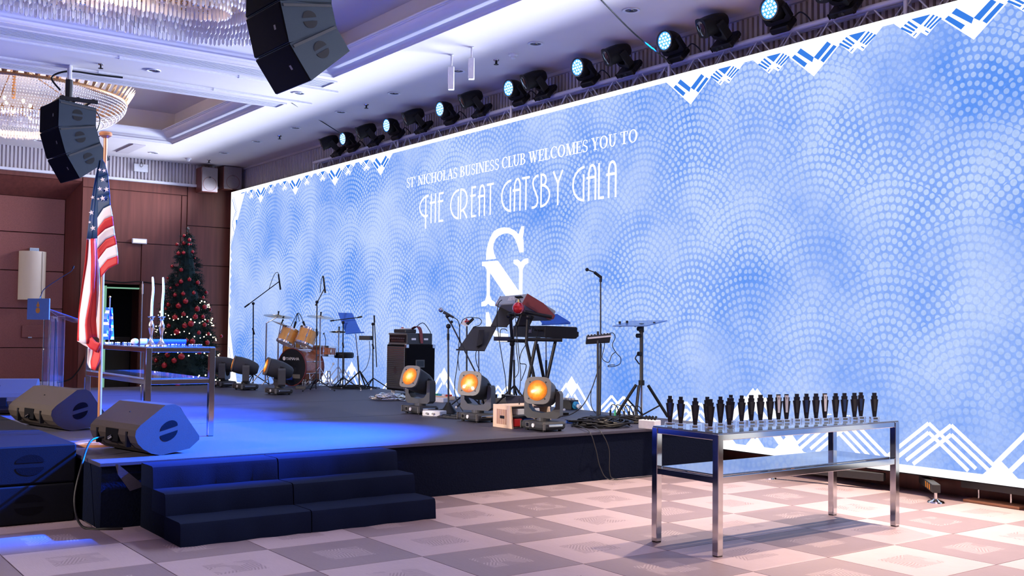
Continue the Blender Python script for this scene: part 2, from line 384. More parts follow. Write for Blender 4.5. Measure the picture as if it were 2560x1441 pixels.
def lettering(s, size, m, parent, M, name='lettering'):
    me = text_mesh(s, size); me.transform(M); me.materials.clear(); me.materials.append(MATS[m])
    o = bpy.data.objects.new(name, me); C.objects.link(o); o.parent = parent
    return o
# ================================================================== floor
TILE, OX, OY = .5035*1.5, -4.47822*1.5, 1.43576*1.5
fl = struct(MB().box(-26, 6, -6, 12, -.06, -.012).build('floor', 'tile_light'))
_t = {}
for key in ('tile_light', 'tile_dark'):
    h = TILE/2-.0025
    _t[key] = MB().bbox(-h, h, -h, h, -.012, 0, .002)
first = {}
for i in range(-3, 8):
    for j in range(-5, 10):
        x, y = OX+TILE*(i+.5), OY+TILE*(j+.5)
        if x < -8.2 and y > 2.0: continue
        key = 'tile_light' if (i+j) % 2 == 0 else 'tile_dark'
        if key not in first: first[key] = _t[key].build('tile', key, fl, loc=(x, y, 0))
        else: inst(first[key], fl, (x, y, 0))
# ================================================================== far wall with wood panels
wb = struct(MB().box(-24.35, -24.25, -3, 9.4, 0, 5.9).build('wall_back', 'wall_frame'))
def panel(y0, y1, z0, z1, x=-23.3, m='wall_wood', name='panel', t=.05, g=.008):
    return MB().bbox(x-t, x, y0+g, y1-g, z0+g, z1-g, .006).build(name, m, wb)
for y0, y1, z0, z1 in ((5.72, 6.22, 0, 4.7), (6.99, 9.4, 0, 4.7), (6.22, 6.99, 2.4, 4.7)): MB().box(-23.40, -23.352, y0, y1, z0, z1).build('panel_backing', 'wall_frame', wb)
panel(5.72, 6.22, .0, 4.45); panel(6.22, 7.85, 3.31, 4.45); panel(6.99, 7.85, 0, 3.31); panel(6.22, 6.99, 2.40, 3.31)
panel(5.72, 7.98, 4.45, 4.70); panel(7.85, 7.98, 0, 4.45)
for z0, z1 in ((0, 1.1), (1.1, 2.0), (2.0, 2.89), (2.89, 3.78), (3.78, 4.7)): panel(7.98, 9.4, z0, z1)
# the fabric bay at the left: five rows of panels behind a splayed reveal
for z0, z1 in ((.31, 1.015), (1.015, 1.84), (1.84, 2.635), (2.635, 3.44), (3.44, 4.20)): panel(-2.5, 5.50, z0, z1, -23.75, 'wall_fabric', 'fabric_panel')
panel(-2.5, 5.50, .0, .31, -23.73, 'frieze', 'skirting')
MB().add([(-23.75, 5.50, 0), (-23.3, 5.72, 0), (-23.3, 5.72, 4.56), (-23.75, 5.50, 4.2), (-23.85, 5.50, 0), (-23.4, 5.72, 0), (-23.4, 5.72, 4.56), (-23.85, 5.50, 4.2)],
         [(0, 1, 2, 3), (7, 6, 5, 4), (0, 4, 5, 1), (3, 2, 6, 7)]).build('reveal', 'wall_frame', wb)
MB().add([(-23.75, 5.50, 4.2), (-23.3, 5.72, 4.56), (-23.3, -3, 4.56), (-23.75, -3, 4.2), (-23.75, 5.5, 4.3), (-23.3, 5.72, 4.66), (-23.3, -3, 4.66), (-23.75, -3, 4.3)],
         [(0, 1, 2, 3), (7, 6, 5, 4), (0, 4, 5, 1)]).build('soffit', 'wall_frame', wb)
panel(-3, 5.72, 4.56, 4.70, -23.3, 'wall_frame', 'header')
MB().box(-23.30, -23.20, -3, 9.3, 4.655, 4.71).build('ledge', 'ceiling_trim', wb)
fr = MB().box(-23.36, -23.30, -3, 9.3, 4.71, 5.17)
for k in range(162): y = -2.95+k*.0755; fr.box(-23.3, -23.262, y, y+.042, 4.71, 5.17)
tag(fr.build('frieze_ribs', 'frieze', wb), kind='stuff')
# black doorway beside the tree
dr = struct(MB().box(-24.2, -23.9, 6.22, 6.99, 0, 2.4).build('door_1', 'black_matte'))
MB().box(-23.40, -23.30, 6.24, 6.28, .0, 2.36).build('frame_strip', 'green_line', dr)
MB().box(-23.40, -23.30, 6.30, 6.97, 2.305, 2.335).build('frame_strip', 'green_line', dr)
MB().box(-23.40, -23.30, 6.24, 6.90, .50, .525).build('frame_strip', 'green_line', dr)
MB().bbox(-23.88, -23.82, 6.28, 6.95, 0, 1.25, .01).build('leaf', 'dark_wood', dr)
# ================================================================== wall behind the video wall
ws = struct(MB().box(-24.3, 2, 9.25, 9.35, 0, 5.9).build('wall_screen', 'wall_frame'))
fr = MB()
for k in range(300): x = -23.25+k*.0755; fr.box(x, x+.042, 9.205, 9.25, 4.62, 5.17)
tag(fr.build('frieze_ribs', 'frieze', ws), kind='stuff')
MB().box(-23.3, 0, 9.17, 9.25, 4.54, 4.62).build('ledge', 'slot_dark', ws)
MB().box(-23.3, 0, 9.16, 9.25, 5.125, 5.17).build('cornice', 'frieze', ws)
# ================================================================== ceiling with two trays
CZ = 5.17
cl = MB()
C2 = (-20.97, -16.30, -.6, 6.85); C1 = (-13.82, -9.15, -.6, 6.85)
for x0, x1, y0, y1 in ((-24.3, 0, 6.85, 9.3), (-24.3, C2[0], -.6, 6.85), (C2[1], C1[0], -.6, 6.85), (C1[1], 0, -.6, 6.85), (-24.3, 0, -2, -.6)):
    cl.box(x0, x1, y0, y1, CZ, CZ+.004)
ce = struct(cl.build('ceiling', 'ceiling_paint'))
prof = [(0, 5.1705), (.002, 5.184), (.022, 5.186), (.03, 5.200), (.05, 5.218), (.10, 5.228), (.15, 5.245), (.20, 5.272), (.24, 5.305), (.265, 5.34), (.265, 5.352), (.285, 5.352), (.285, 5.366), (.31, 5.366), (.31, 5.385), (-.02, 5.385)]
for (x0, x1, y0, y1) in (C2, C1):
    m = MB(); L = len(prof); vs = []
    for d, z in prof: vs += [(x0+d, y0+d, z), (x1-d, y0+d, z), (x1-d, y1-d, z), (x0+d, y1-d, z)]
    m.add(vs, [(k*4+i, k*4+(i+1) % 4, (k+1)*4+(i+1) % 4, (k+1)*4+i) for k in range(L-1) for i in range(4)])
    m.build('cove_moulding', 'ceiling_trim', ce, smooth=True)
    m = MB(); e = .05
    m.box(x0-e, x1+e, y0-e, y1+e, 5.80, 5.83)
    m.box(x0-e-.03, x0-e, y0-e, y1+e, 5.2, 5.83); m.box(x1+e, x1+e+.03, y0-e, y1+e, 5.2, 5.83); m.box(x0-e, x1+e, y1+e, y1+e+.03, 5.2, 5.83); m.box(x0-e, x1+e, y0-e-.03, y0-e, 5.2, 5.83)
    m.build('tray', 'ceiling_paint', ce)
# linear air grilles, each with its slats, and cable tracks on the beam
def grille(x0, x1, y0, y1, n, label):
    g = thing('air_grille', label, 'air grille', (0, 0, 0))
    MB().box(x0, x1, y0, y1, CZ-.006, CZ-.002).build('slot', 'slot_dark', g)
    w = .03
    MB().box(x0-w, x0, y0-w, y1+w, CZ-.022, CZ-.001).box(x1, x1+w, y0-w, y1+w, CZ-.022, CZ-.001).box(x0, x1, y1, y1+w, CZ-.022, CZ-.001).box(x0, x1, y0-w, y0, CZ-.022, CZ-.001).build('frame', 'ceiling_trim', g)
    st = (x1-x0)/n; src = None
    for k in range(n):
        x = x0+st*(k+.5)
        if src is None: src = MB().box(-st*.20, st*.20, y0, y1, CZ-.011, CZ-.006).build('slat', 'ceiling_trim', g, loc=(x, 0, 0))
        else: inst(src, g, (x, 0, 0))
grille(-14.40, -14.00, -.5, 6.96, 7, 'long ribbed air grille on the ceiling beam nearer the big chandelier')
grille(-16.20, -15.88, -.5, 7.0, 6, 'long ribbed air grille on the beam above the left speaker array')
tag(MB().box(-22.6, -21.4, 6.2, 6.45, CZ-.02, CZ-.001).build('air_grille', 'frieze'), 'short flat air grille on the ceiling by the far corner', 'air grille')
for x, y1, l in ((-14.57, 7.30, 'thin white cable track beside the nearer air grille'), (-15.60, 7.35, 'thin white cable track running over the left speaker array')):
    g = thing('cable_track', l, 'track'); MB().box(x-.02, x+.02, -.5, y1, CZ-.028, CZ-.001).build('rail', 'white_paint', g)
    for y in (2.2, 4.0, 5.7): MB().box(x-.028, x+.028, y, y+.07, CZ-.036, CZ-.001).build('joiner', 'white_plastic', g)
# recessed downlights
def downlight(x, y, label):
    g = thing('downlight', label, 'downlight', (x, y, CZ), 0, 'recessed ceiling downlights')
    MB().lathe([(.072, -.001), (.10, -.001), (.10, -.012), (.085, -.014), (.072, -.008)], 20, close=True).build('ring', 'white_plastic', g, smooth=True)
    MB().lathe([(.0, -.0015), (.072, -.0015), (.072, -.004), (0, -.004)], 16).build('reflector', 'slot_dark', g, smooth=True)
    MB().lathe([(.0, -.004), (.03, -.004), (.026, -.009), (0, -.009)], 12).build('bulb', 'steel', g, smooth=True)
DL = [(-3.3, 'farthest right beyond the picture'), (-5.1, 'above the right part of the screen'), (-6.9, 'above the last visible moving light'), (-8.72, 'nearest to the top edge above the truss'), (-10.51, 'above the middle moving lights'), (-12.31, 'behind the two hanging white brackets'), (-14.12, 'right of the nearer cable track'),
      (-15.92, 'above the left end of the truss'), (-17.72, 'beyond the truss end'), (-19.52, 'second before the far corner'), (-21.27, 'closest to the far corner')]
for x, l in DL: downlight(x, 8.04, 'round ceiling downlight '+l)
downlight(-15.05, 6.87, 'round downlight at the end of the ceiling beam'); downlight(-15.05, 4.62, 'round downlight on the beam between the two speaker arrays')
downlight(-22.24, 6.88, 'round downlight beyond the far ceiling tray'); downlight(-22.24, 4.6, 'round downlight above the far wall frieze at left')
def sprinkler(x, y, label):
    g = thing('sprinkler', label, 'sprinkler', (x, y, CZ), 0, 'ceiling sprinklers')
    MB().lathe([(.0, 0), (.04, 0), (.035, -.012), (0, -.012)], 14).build('rose', 'steel', g)
    MB().cyl((0, 0, -.01), (0, 0, -.06), .012).cyl((0, 0, -.06), (0, 0, -.065), .035).cyl((-.018, 0, -.02), (-.018, 0, -.06), .005).cyl((.018, 0, -.02), (.018, 0, -.06), .005).build('head', 'black', g)
for x, y, l in ((-15.16, 3.92, 'on the beam left of the downlight'), (-11.49, 8.12, 'in front of the ribbed frieze near the hanging brackets'), (-15.13, 8.10, 'above the left part of the truss'), (-18.68, 8.15, 'over the screen beyond the truss end'), (-22.4, 8.13, 'next to the corner loudspeakers')):
    sprinkler(x, y, 'small dark ceiling sprinkler '+l)
for x, y, l in ((-22.48, 7.7, 'white smoke detector on the ceiling near the corner loudspeakers'), (-11.1, 8.12, 'small white smoke detector right of the hanging brackets')):
    g = thing('smoke_detector', l, 'detector', (x, y, CZ)); MB().lathe([(0, 0), (.065, 0), (.065, -.02), (.05, -.03), (0, -.03)], 18).build('base', 'white_plastic', g, smooth=True)
    MB().lathe([(0, -.03), (.036, -.03), (.034, -.055), (.02, -.065), (0, -.065)], 16).build('head', 'white_plastic', g, smooth=True)
# two hanging brackets
for x, y, l, ln in ((-11.65, 7.5, 'left of the two white brackets hanging from the ceiling', .47), (-11.17, 7.5, 'right of the two white brackets hanging from the ceiling', .42)):
    g = thing('ceiling_bracket', l, 'bracket', (x, y, CZ), -.6, 'white brackets hanging from the ceiling')
    MB().bbox(-.028, .028, -.012, .012, -ln*.45, 0, .004).build('strap', 'white_paint', g)
    MB().bbox(-.045, .045, -.04, .04, -ln, -ln*.35, .008).build('channel', 'white_paint', g)
    MB().box(-.03, .03, -.045, -.04, -ln*.85, -ln*.42).build('slot', 'frieze', g)
    MB().box(-.04, .04, -.03, .03, -.006, 0).build('plate', 'white_paint', g)
# ================================================================== video wall
SY, SX0, SX1, SZ0, SZ1, SC = 8.9, -23.03, -1.63, .20, 4.585, -12.33
sc = thing('led_screen', 'huge lit blue video wall with white art deco border behind the stage', 'screen', (0, 0, 0))
MB().box(SX0, SX1, SY+.004, SY+.10, SZ0-.012, SZ1).build('cabinet', 'black', sc)
MB().add([(SX0, SY, SZ0), (SX1, SY, SZ0), (SX1, SY, SZ1), (SX0, SY, SZ1)], [(0, 1, 2, 3)]).build('display', 'screen_picture', sc)
def flat(name, polys, m, dy, parent=None):
    b = MB()
    for q in polys: b.add([(x, SY-dy, z) for x, z in q], [tuple(range(len(q)))])
    return b.build(name, m, parent or sc)
def sq(p, q, w):                                   # a stroke from p to q of width w
    p, q = Vector(p), Vector(q); d = (q-p).normalized(); n = Vector((-d.y, d.x))*w/2
    return [tuple(p+n), tuple(q+n), tuple(q-n), tuple(p-n)]
# frame line all round
flat('frame_line', [[(SX0, SZ1-.065), (SX1, SZ1-.065), (SX1, SZ1), (SX0, SZ1)], [(SX0, SZ0), (SX1, SZ0), (SX1, SZ0+.075), (SX0, SZ0+.075)],
                    [(SX0, SZ0), (SX0+.05, SZ0), (SX0+.05, SZ1), (SX0, SZ1)], [(SX1-.05, SZ0), (SX1, SZ0), (SX1, SZ1), (SX1-.05, SZ1)]], 'screen_white', .002)
# hanging points along the top: big chevrons and small double chevrons
K = .81
def big_v(x0, top=4.522, dy=.003):
    o = flat('chevron', [[(x0-.41, top), (x0, 4.183), (x0+.41, top)]], 'screen_white', dy)
    bars = []
    for s in (-1, 1):
        bars.append([(x0+s*.168, 4.514), (x0+s*.215, 4.477), (x0+s*.02, 4.335), (x0, 4.383)] if s < 0 else [(x0+.168, 4.514), (x0+.215, 4.477), (x0+.055, 4.345), (x0, 4.383)])
        bars.append([(x0+s*.245, 4.462), (x0+s*.283, 4.437), (x0+s*.122, 4.303), (x0+s*.083, 4.335)])
    flat('chevron_bars', bars, 'screen_blue', dy+.001, o)
def small_w(xc, dy=.003):
    t = 4.522; P = []
    o = flat('double_chevron', [[(xc-.285, t), (xc-.285, 4.515), (xc-.062, 4.323), (xc, 4.37), (xc+.062, 4.323), (xc+.285, 4.515), (xc+.285, t)]], 'screen_white', dy)
    b = [[(xc-.10, 4.519), (xc+.10, 4.519), (xc, 4.440)]]
    for s in (-1, 1):
        for k in range(3):
            a = .128+k*.036
            b.append([(xc+s*a, 4.510-k*.022), (xc+s*(a+.018), 4.497-k*.022), (xc+s*(.045+k*.028), 4.412-k*.018), (xc+s*(.028+k*.028), 4.424-k*.018)])
        b.append([(xc+s*.075, 4.345), (xc+s*.085, 4.352), (xc+s*.05, 4.378), (xc+s*.04, 4.372)])
    flat('double_chevron_bars', b, 'screen_blue', dy+.001, o)
tips = [-21.32+1.758*k for k in range(4)]; tips = tips+[2*SC-t for t in tips]
for t in tips:
    big_v(t)
    for s in (-1, 1):
        if not (SC-3.8 < t+s*.6 < SC+3.8 and abs(t-SC) < 4.0): small_w(t+s*.528)
# bottom edge: peaks standing on the frame line
def peak(x0, dy=.003):
    z0 = .275
    o = flat('peak', [[(x0, .905), (x0-.13, .765), (x0, .625), (x0+.13, .765)]], 'screen_white', dy)
    st = []
    for s in (-1, 1):
        st.append(sq((x0+s*.10, .80), (x0+s*.52, .36), .042)); st.append(sq((x0+s*.055, .66), (x0+s*.40, .30), .042))
        st.append([(x0+s*.30, z0), (x0+s*.62, z0), (x0+s*.46, .42)])
    st.append([(x0-.10, z0), (x0+.10, z0), (x0, .38)])
    flat('peak_lines', st, 'screen_white', dy+.0005, o)
def twin(x0, dy=.003):
    o = None; st = []
    for c in (-.112, .112):
        for k, (top, h) in enumerate(((.685, .5), (.60, .42))):
            for s in (-1, 1):
                l = min(.46, (top-.29)/.80); st.append(sq((x0+c, top), (x0+c+s*l, top-l*.80), .036))
    flat('twin_peak', st, 'screen_white', dy)
pk = [-17.0+1.0*0, -13.9, -10.76, -7.6, -4.42]
for x0 in pk+[2*SC-q for q in pk if q < -14]: peak(x0)
for x0 in (-15.45, -12.33, -9.85, -8.55, -6.55, -5.45, -18.1, -3.3): twin(x0)
# left and right corner ornaments, saw-tooth sides
for s, xe in ((1, SX0), (-1, SX1)):
    q = lambda x, z: (xe+s*x, z)
    flat('corner_ornament', [[q(0, SZ1), q(.86, SZ1-.04), q(.78, 4.45), q(.05, 3.35), q(0, 3.3)]], 'screen_white', .003)
    flat('corner_ornament', [[q(0, .2), q(.62, .2), q(.05, 1.62), q(0, 1.7)]], 'screen_white', .003)
    ln = [sq(q(.08, 4.42), q(.30, 4.12), .022), sq(q(.30, 4.12), q(.11, 3.86), .022), sq(q(.11, 3.86), q(.24, 3.66), .022), sq(q(.15, 4.46), q(.37, 4.14), .014), sq(q(.37, 4.14), q(.29, 4.0), .02), sq(q(.60, 4.50), q(.80, 4.50), .018),
          [q(.31, 3.92), q(.41, 3.92), q(.355, 3.75)], sq(q(.28, 3.66), q(.72, 4.48), .006), sq(q(.08, 1.05), q(.19, .8), .02), sq(q(.19, .8), q(.08, .62), .02), sq(q(.14, .62), q(.32, .3), .007), sq(q(.32, .95), q(.46, .34), .007), sq(q(.04, 3.4), q(.16, 3.58), .02)]
    flat('corner_lines', ln, 'screen_blue', .004)
    teeth = []; z = 3.3; k = 0
    while z > 1.7:
        wd = .10 if k % 2 else .065; teeth.append([q(.04, z), q(.04+wd, z-.09), q(.04, z-.18)]); z -= .18; k += 1
    flat('side_teeth', teeth, 'screen_white', .003)
# words of the first line, a bold serif built from stems, hairlines, bowls and slab ends
def ell(cx, cy, rx, ry, a0, a1, wx, wy, n=14):
    out = []
    for k in range(n):
        t0, t1 = math.radians(a0+(a1-a0)*k/n), math.radians(a0+(a1-a0)*(k+1)/n)
        f = lambda t, e: (cx+(rx-e*wx)*math.cos(t), cy+(ry-e*wy)*math.sin(t))
        out.append([f(t0, 0), f(t1, 0), f(t1, 1), f(t0, 1)])
    return out
TK, TN, SE = .155, .07, .055
def stem(x, y0=0, y1=1, w=TK): return [[(x-w/2, y0), (x+w/2, y0), (x+w/2, y1), (x-w/2, y1)]]
def ser(x, y, w=.32): return [[(x-w/2, y-(SE if y > .5 else 0)), (x+w/2, y-(SE if y > .5 else 0)), (x+w/2, y+(0 if y > .5 else SE)), (x-w/2, y+(0 if y > .5 else SE))]]
def dia(x0, y0, x1, y1, w): return [[(x0-w/2, y0), (x0+w/2, y0), (x1+w/2, y1), (x1-w/2, y1)]]
def hor(x0, x1, y, t=SE): return [[(x0, y-t/2), (x1, y-t/2), (x1, y+t/2), (x0, y+t/2)]]
def gl(ch):
    if ch == 'I': return .34, stem(.17)+ser(.17, 0)+ser(.17, 1)
    if ch == 'T': return .68, stem(.34)+ser(.34, 0)+hor(.03, .65, .97)+dia(.05, 1, .04, .76, .06)+dia(.63, 1, .64, .76, .06)
    if ch == 'L': return .60, stem(.17)+ser(.17, 1)+hor(.02, .56, .03)+dia(.54, 0, .56, .26, .06)
    if ch == 'E': return .62, stem(.17)+hor(.02, .56, .97)+hor(.02, .58, .03)+hor(.17, .44, .52)+dia(.55, 1, .555, .78, .05)+dia(.56, 0, .58, .25, .05)+dia(.44, .64, .44, .40, .05)
    if ch == 'H': return .80, stem(.17)+stem(.63)+ser(.17, 0)+ser(.17, 1)+ser(.63, 0)+ser(.63, 1)+hor(.17, .63, .52)
    if ch == 'N': return .78, stem(.15, 0, 1, TN)+stem(.64, 0, 1, TN)+dia(.17, 1, .62, 0, .18)+ser(.15, 0, .26)+ser(.14, 1, .26)+ser(.64, 1, .26)
    if ch == 'M': return .95, stem(.14, 0, 1, TN)+stem(.80, 0, 1, TK)+dia(.18, 1, .46, 0, .17)+dia(.46, 0, .76, 1, TN)+ser(.14, 0, .26)+ser(.14, 1, .24)+ser(.80, 0)+ser(.80, 1, .28)
    if ch == 'A': return .74, dia(.12, 0, .36, 1, TN)+dia(.38, 1, .62, 0, .17)+hor(.20, .52, .34)+ser(.12, 0, .26)+ser(.62, 0, .30)
    if ch == 'W': return 1.02, dia(.14, 1, .34, 0, .16)+dia(.34, 0, .52, .9, TN)+dia(.48, 1, .68, 0, .16)+dia(.68, 0, .88, 1, TN)+ser(.14, 1, .3)+ser(.48, 1, .26)+ser(.88, 1, .26)
    if ch == 'Y': return .72, dia(.14, 1, .36, .45, .16)+dia(.58, 1, .36, .45, TN)+stem(.36, 0, .5)+ser(.36, 0)+ser(.14, 1, .3)+ser(.58, 1, .26)
    if ch == 'U': return .76, stem(.17, .3, 1)+stem(.60, .3, 1, TN)+ell(.38, .32, .26, .34, 180, 360, .13, .07)+ser(.17, 1)+ser(.60, 1, .26)
    if ch == 'O': return .82, ell(.41, .5, .37, .52, 0, 360, TK, .06, 26)
    if ch == 'C': return .72, ell(.41, .5, .37, .52, 48, 312, TK, .06, 20)+dia(.65, .95, .66, .68, .06)
    if ch == 'B': return .68, stem(.17)+ser(.14, 0, .24)+ser(.14, 1, .24)+ell(.30, .755, .26, .245, -90, 90, .14, .055)+ell(.32, .265, .31, .265, -90, 90, .15, .055)+hor(.1, .32, .97)+hor(.1, .32, .03)+hor(.1, .32, .515)
    if ch == 'S': return .58, ell(.29, .74, .22, .28, 40, 225, .09, .07)+ell(.29, .27, .24, .29, -140, 45, .10, .07)+dia(.16, .60, .44, .38, .17)+dia(.47, .95, .49, .70, .05)+dia(.08, .30, .07, .04, .05)
    if ch == "'": return .24, dia(.12, 1.02, .07, .74, .09)
    return .30, []
words = [("ST'", -15.158, -14.853), ('NICHOLAS', -14.793, -13.597), ('BUSINESS', -13.533, -12.479), ('CLUB', -12.423, -11.828), ('WELCOMES', -11.765, -10.463), ('YOU', -10.403, -9.904), ('TO', -9.84, -9.515)]
ZB, ZH = 3.872, .162
for wd, xa, xb in words:
    polys = []; x = 0
    for ch in wd:
        a, ps = gl(ch)
        polys += [[(px+x, py) for px, py in p] for p in ps]; x += a
    k = (xb-xa)/x
    flat('headline_word', [[(xa+px*k, ZB+py*ZH) for px, py in p] for p in polys], 'screen_white', .003)
# the title: thin art deco capitals, one letter after another
SW = .034
def deco(ch, x0, x1):
    w = x1-x0; z = lambda t: 3.215+t*.475; xx = lambda t: x0+t*w; out = []
    def L(a, b, c, d): out.append(sq((xx(a), z(b)), (xx(c), z(d)), SW))
    def P(pts):
        for a, b in zip(pts[:-1], pts[1:]): out.append(sq((xx(a[0]), z(a[1])), (xx(b[0]), z(b[1])), SW))
        for a in pts[1:-1]: out.append([(xx(a[0])+SW/2*math.cos(t*PI/4), z(a[1])+SW/2*math.sin(t*PI/4)) for t in range(8)])
    arc = lambda cx, cy, rx, ry, a0, a1, n=14: [(cx+rx*math.cos(math.radians(a0+(a1-a0)*k/n)), cy+ry*math.sin(math.radians(a0+(a1-a0)*k/n))) for k in range(n+1)]
    if ch == 'Q': P(arc(.95, .60, .85, .36, 90, 255)); L(.72, .97, .72, -.16); L(.6, .22, .95, .30); L(.75, .97, 1, .97)
    if ch == 'H': L(.22, 0, .22, 1); L(.85, 0, .85, 1); L(0, .70, .92, .70)
    if ch == 'E': L(.28, 0, .28, 1); L(.28, .965, 1, .965); L(0, .70, .95, .70); L(.28, .035, 1, .035)
    if ch == 'G': P(arc(1, .5, .93, .465, 90, 270, 20)); L(.93, .03, .93, .76)
    if ch == 'R': L(.12, 0, .12, 1); P([(.12, .965)]+arc(.2, .62, .72, .345, 90, -60)+[(.2, .26)]); L(.42, .30, .95, .0)
    if ch == 'A': P([(.24, 0), (.24, .72)]+arc(.57, .74, .33, .235, 180, 0, 10)+[(.90, .72), (.90, 0)]); L(0, .64, .92, .64)
    if ch == 'T': L(0, .965, 1, .965); L(.52, 0, .52, 1)
    if ch == 'S': P([(.95, .965), (.62, .95), (.28, .87), (.20, .76), (.30, .64), (.62, .45), (.85, .30), (.87, .17), (.70, .07), (.40, .035), (.05, .035)])
    if ch == 'B': L(.1, 0, .1, 1); P([(.1, .965)]+arc(.2, .80, .38, .165, 90, -70)+[(.15, .66)]); P([(.1, .66)]+arc(.1, .345, .82, .31, 90, -90))
    if ch == 'Y': L(.5, 0, .5, .66); L(.08, 1, .5, .64); L(.92, 1, .5, .64)
    if ch == 'L': L(.2, 0, .2, 1); L(.2, .035, 1, .035)
    return out
TITLE = [('Q', -14.744, -14.44), ('H', -14.405, -14.2), ('E', -14.166, -13.992), ('G', -13.797, -13.544), ('R', -13.523, -13.303), ('E', -13.231, -13.078), ('A', -13.028, -12.829), ('T', -12.789, -12.609), ('G', -12.424, -12.172), ('A', -12.139, -11.934), ('T', -11.915, -11.729),
         ('S', -11.69, -11.524), ('B', -11.49, -11.259), ('Y', -11.217, -10.972), ('G', -10.789, -10.533), ('A', -10.494, -10.291), ('L', -10.269, -10.141), ('A', -10.1, -9.899)]
for ch, a, b in TITLE: flat('title_letter', deco(ch, a, b), 'screen_white', .003)
# the interlaced monogram below the title
S1 = [(-12.793, 2.548), (-12.785, 2.64), (-12.777, 2.704), (-12.74, 2.79), (-12.69, 2.87), (-12.602, 2.96), (-12.50, 2.992), (-12.40, 3.003), (-12.328, 3.001), (-12.22, 2.99), (-12.117, 2.954), (-12.04, 2.92), (-11.984, 2.878), (-11.95, 2.93), (-11.921, 2.985), (-11.853, 2.986), (-11.855, 2.90), (-11.88, 2.81), (-11.862, 2.78), (-11.855, 2.742), (-11.853, 2.611), (-11.96, 2.615)]
S2 = [(-11.99, 2.69), (-12.057, 2.799), (-12.13, 2.87), (-12.22, 2.905), (-12.326, 2.912), (-12.45, 2.89), (-12.52, 2.86), (-12.559, 2.83), (-12.60, 2.77), (-12.606, 2.707), (-12.58, 2.63), (-12.523, 2.553)]
NN = [(-12.895, 2.524), (-12.483, 2.522), (-11.958, 2.064), (-11.959, 2.37), (-12.0, 2.42), (-12.097, 2.465), (-12.098, 2.515), (-12.0, 2.518), (-11.96, 2.50), (-11.92, 2.474), (-11.88, 2.50), (-11.83, 2.518), (-11.741, 2.521), (-11.74, 2.455), (-11.82, 2.43), (-11.872, 2.366), (-11.874, 1.99), (-12.268, 1.99), (-12.678, 2.347), (-12.676, 2.02), (-12.63, 1.95), (-12.543, 1.912), (-12.542, 1.855), (-12.66, 1.858), (-12.718, 1.892), (-12.78, 1.858), (-12.896, 1.853), (-12.897, 1.917), (-12.80, 1.94), (-12.761, 2.02), (-12.77, 2.402), (-12.82, 2.45), (-12.893, 2.46)]
S3 = [(-12.776, 1.765), (-12.695, 1.765), (-12.632, 1.627), (-12.56, 1.52), (-12.42, 1.46), (-12.2, 1.45), (-12.2, 1.36), (-12.45, 1.37), (-12.64, 1.45), (-12.73, 1.53), (-12.771, 1.569)]
flat('monogram', [S1+S2, NN, S3], 'screen_white', .003)
# ground supports below the screen
def outrigger(x, y0, y1, x1, label):
    g = thing('screen_support', label, 'support', (x, y0, 0), 0, 'striped outriggers under the screen')
    a, b = Vector((0, 0, .10)), Vector((x1-x, y1-y0, .10)); d = (b-a); L = d.length; rz = math.atan2(d.y, d.x)
    M = T(0, 0, .09) @ Rz(rz)
    MB().bbox(0, L, -.035, .035, 0, .075, .005, M).build('beam', 'charcoal', g)
    for k in range(3):
        st = MB()
        for s in (-1, 1): st.add([(.10+k*.085, s*.0365, .012), (.135+k*.085, s*.0365, .012), (.155+k*.085, s*.0365, .062), (.12+k*.085, s*.0365, .062)], [(0, 1, 2, 3)], M)
        st.build('warning_stripe', 'orange_stripe', g)
    MB().cyl((.03*math.cos(rz), .03*math.sin(rz), .02), (.03*math.cos(rz), .03*math.sin(rz), .09), .014).build('screw', 'steel', g)
    MB().lathe([(0, 0), (.075, 0), (.07, .012), (.03, .024), (.02, .034), (0, .034)], 18, T(.03*math.cos(rz), .03*math.sin(rz), 0)).build('foot', 'chrome', g, smooth=True)
outrigger(-7.22, 8.60, 8.93, -6.05, 'black screen outrigger with orange stripes lying across behind the award table')
outrigger(-5.34, 8.66, 9.14, -5.78, 'black screen outrigger with orange stripes pointing out right of the award table')
g = thing('screen_plank', 'wooden plank under the screen jack at the far right', 'plank', (-5.0, 9.04, 0))
MB().bbox(-.26, .26, -.09, .09, 0, .025, .003).build('board', 'plank', g)
for x in (-.16, .14): MB().cyl((x, 0, .025), (x, 0, .15), .009).build('bolt', 'steel', g)
MB().box(-.30, .30, -.05, .05, .12, .185).build('bracket', 'charcoal', g)
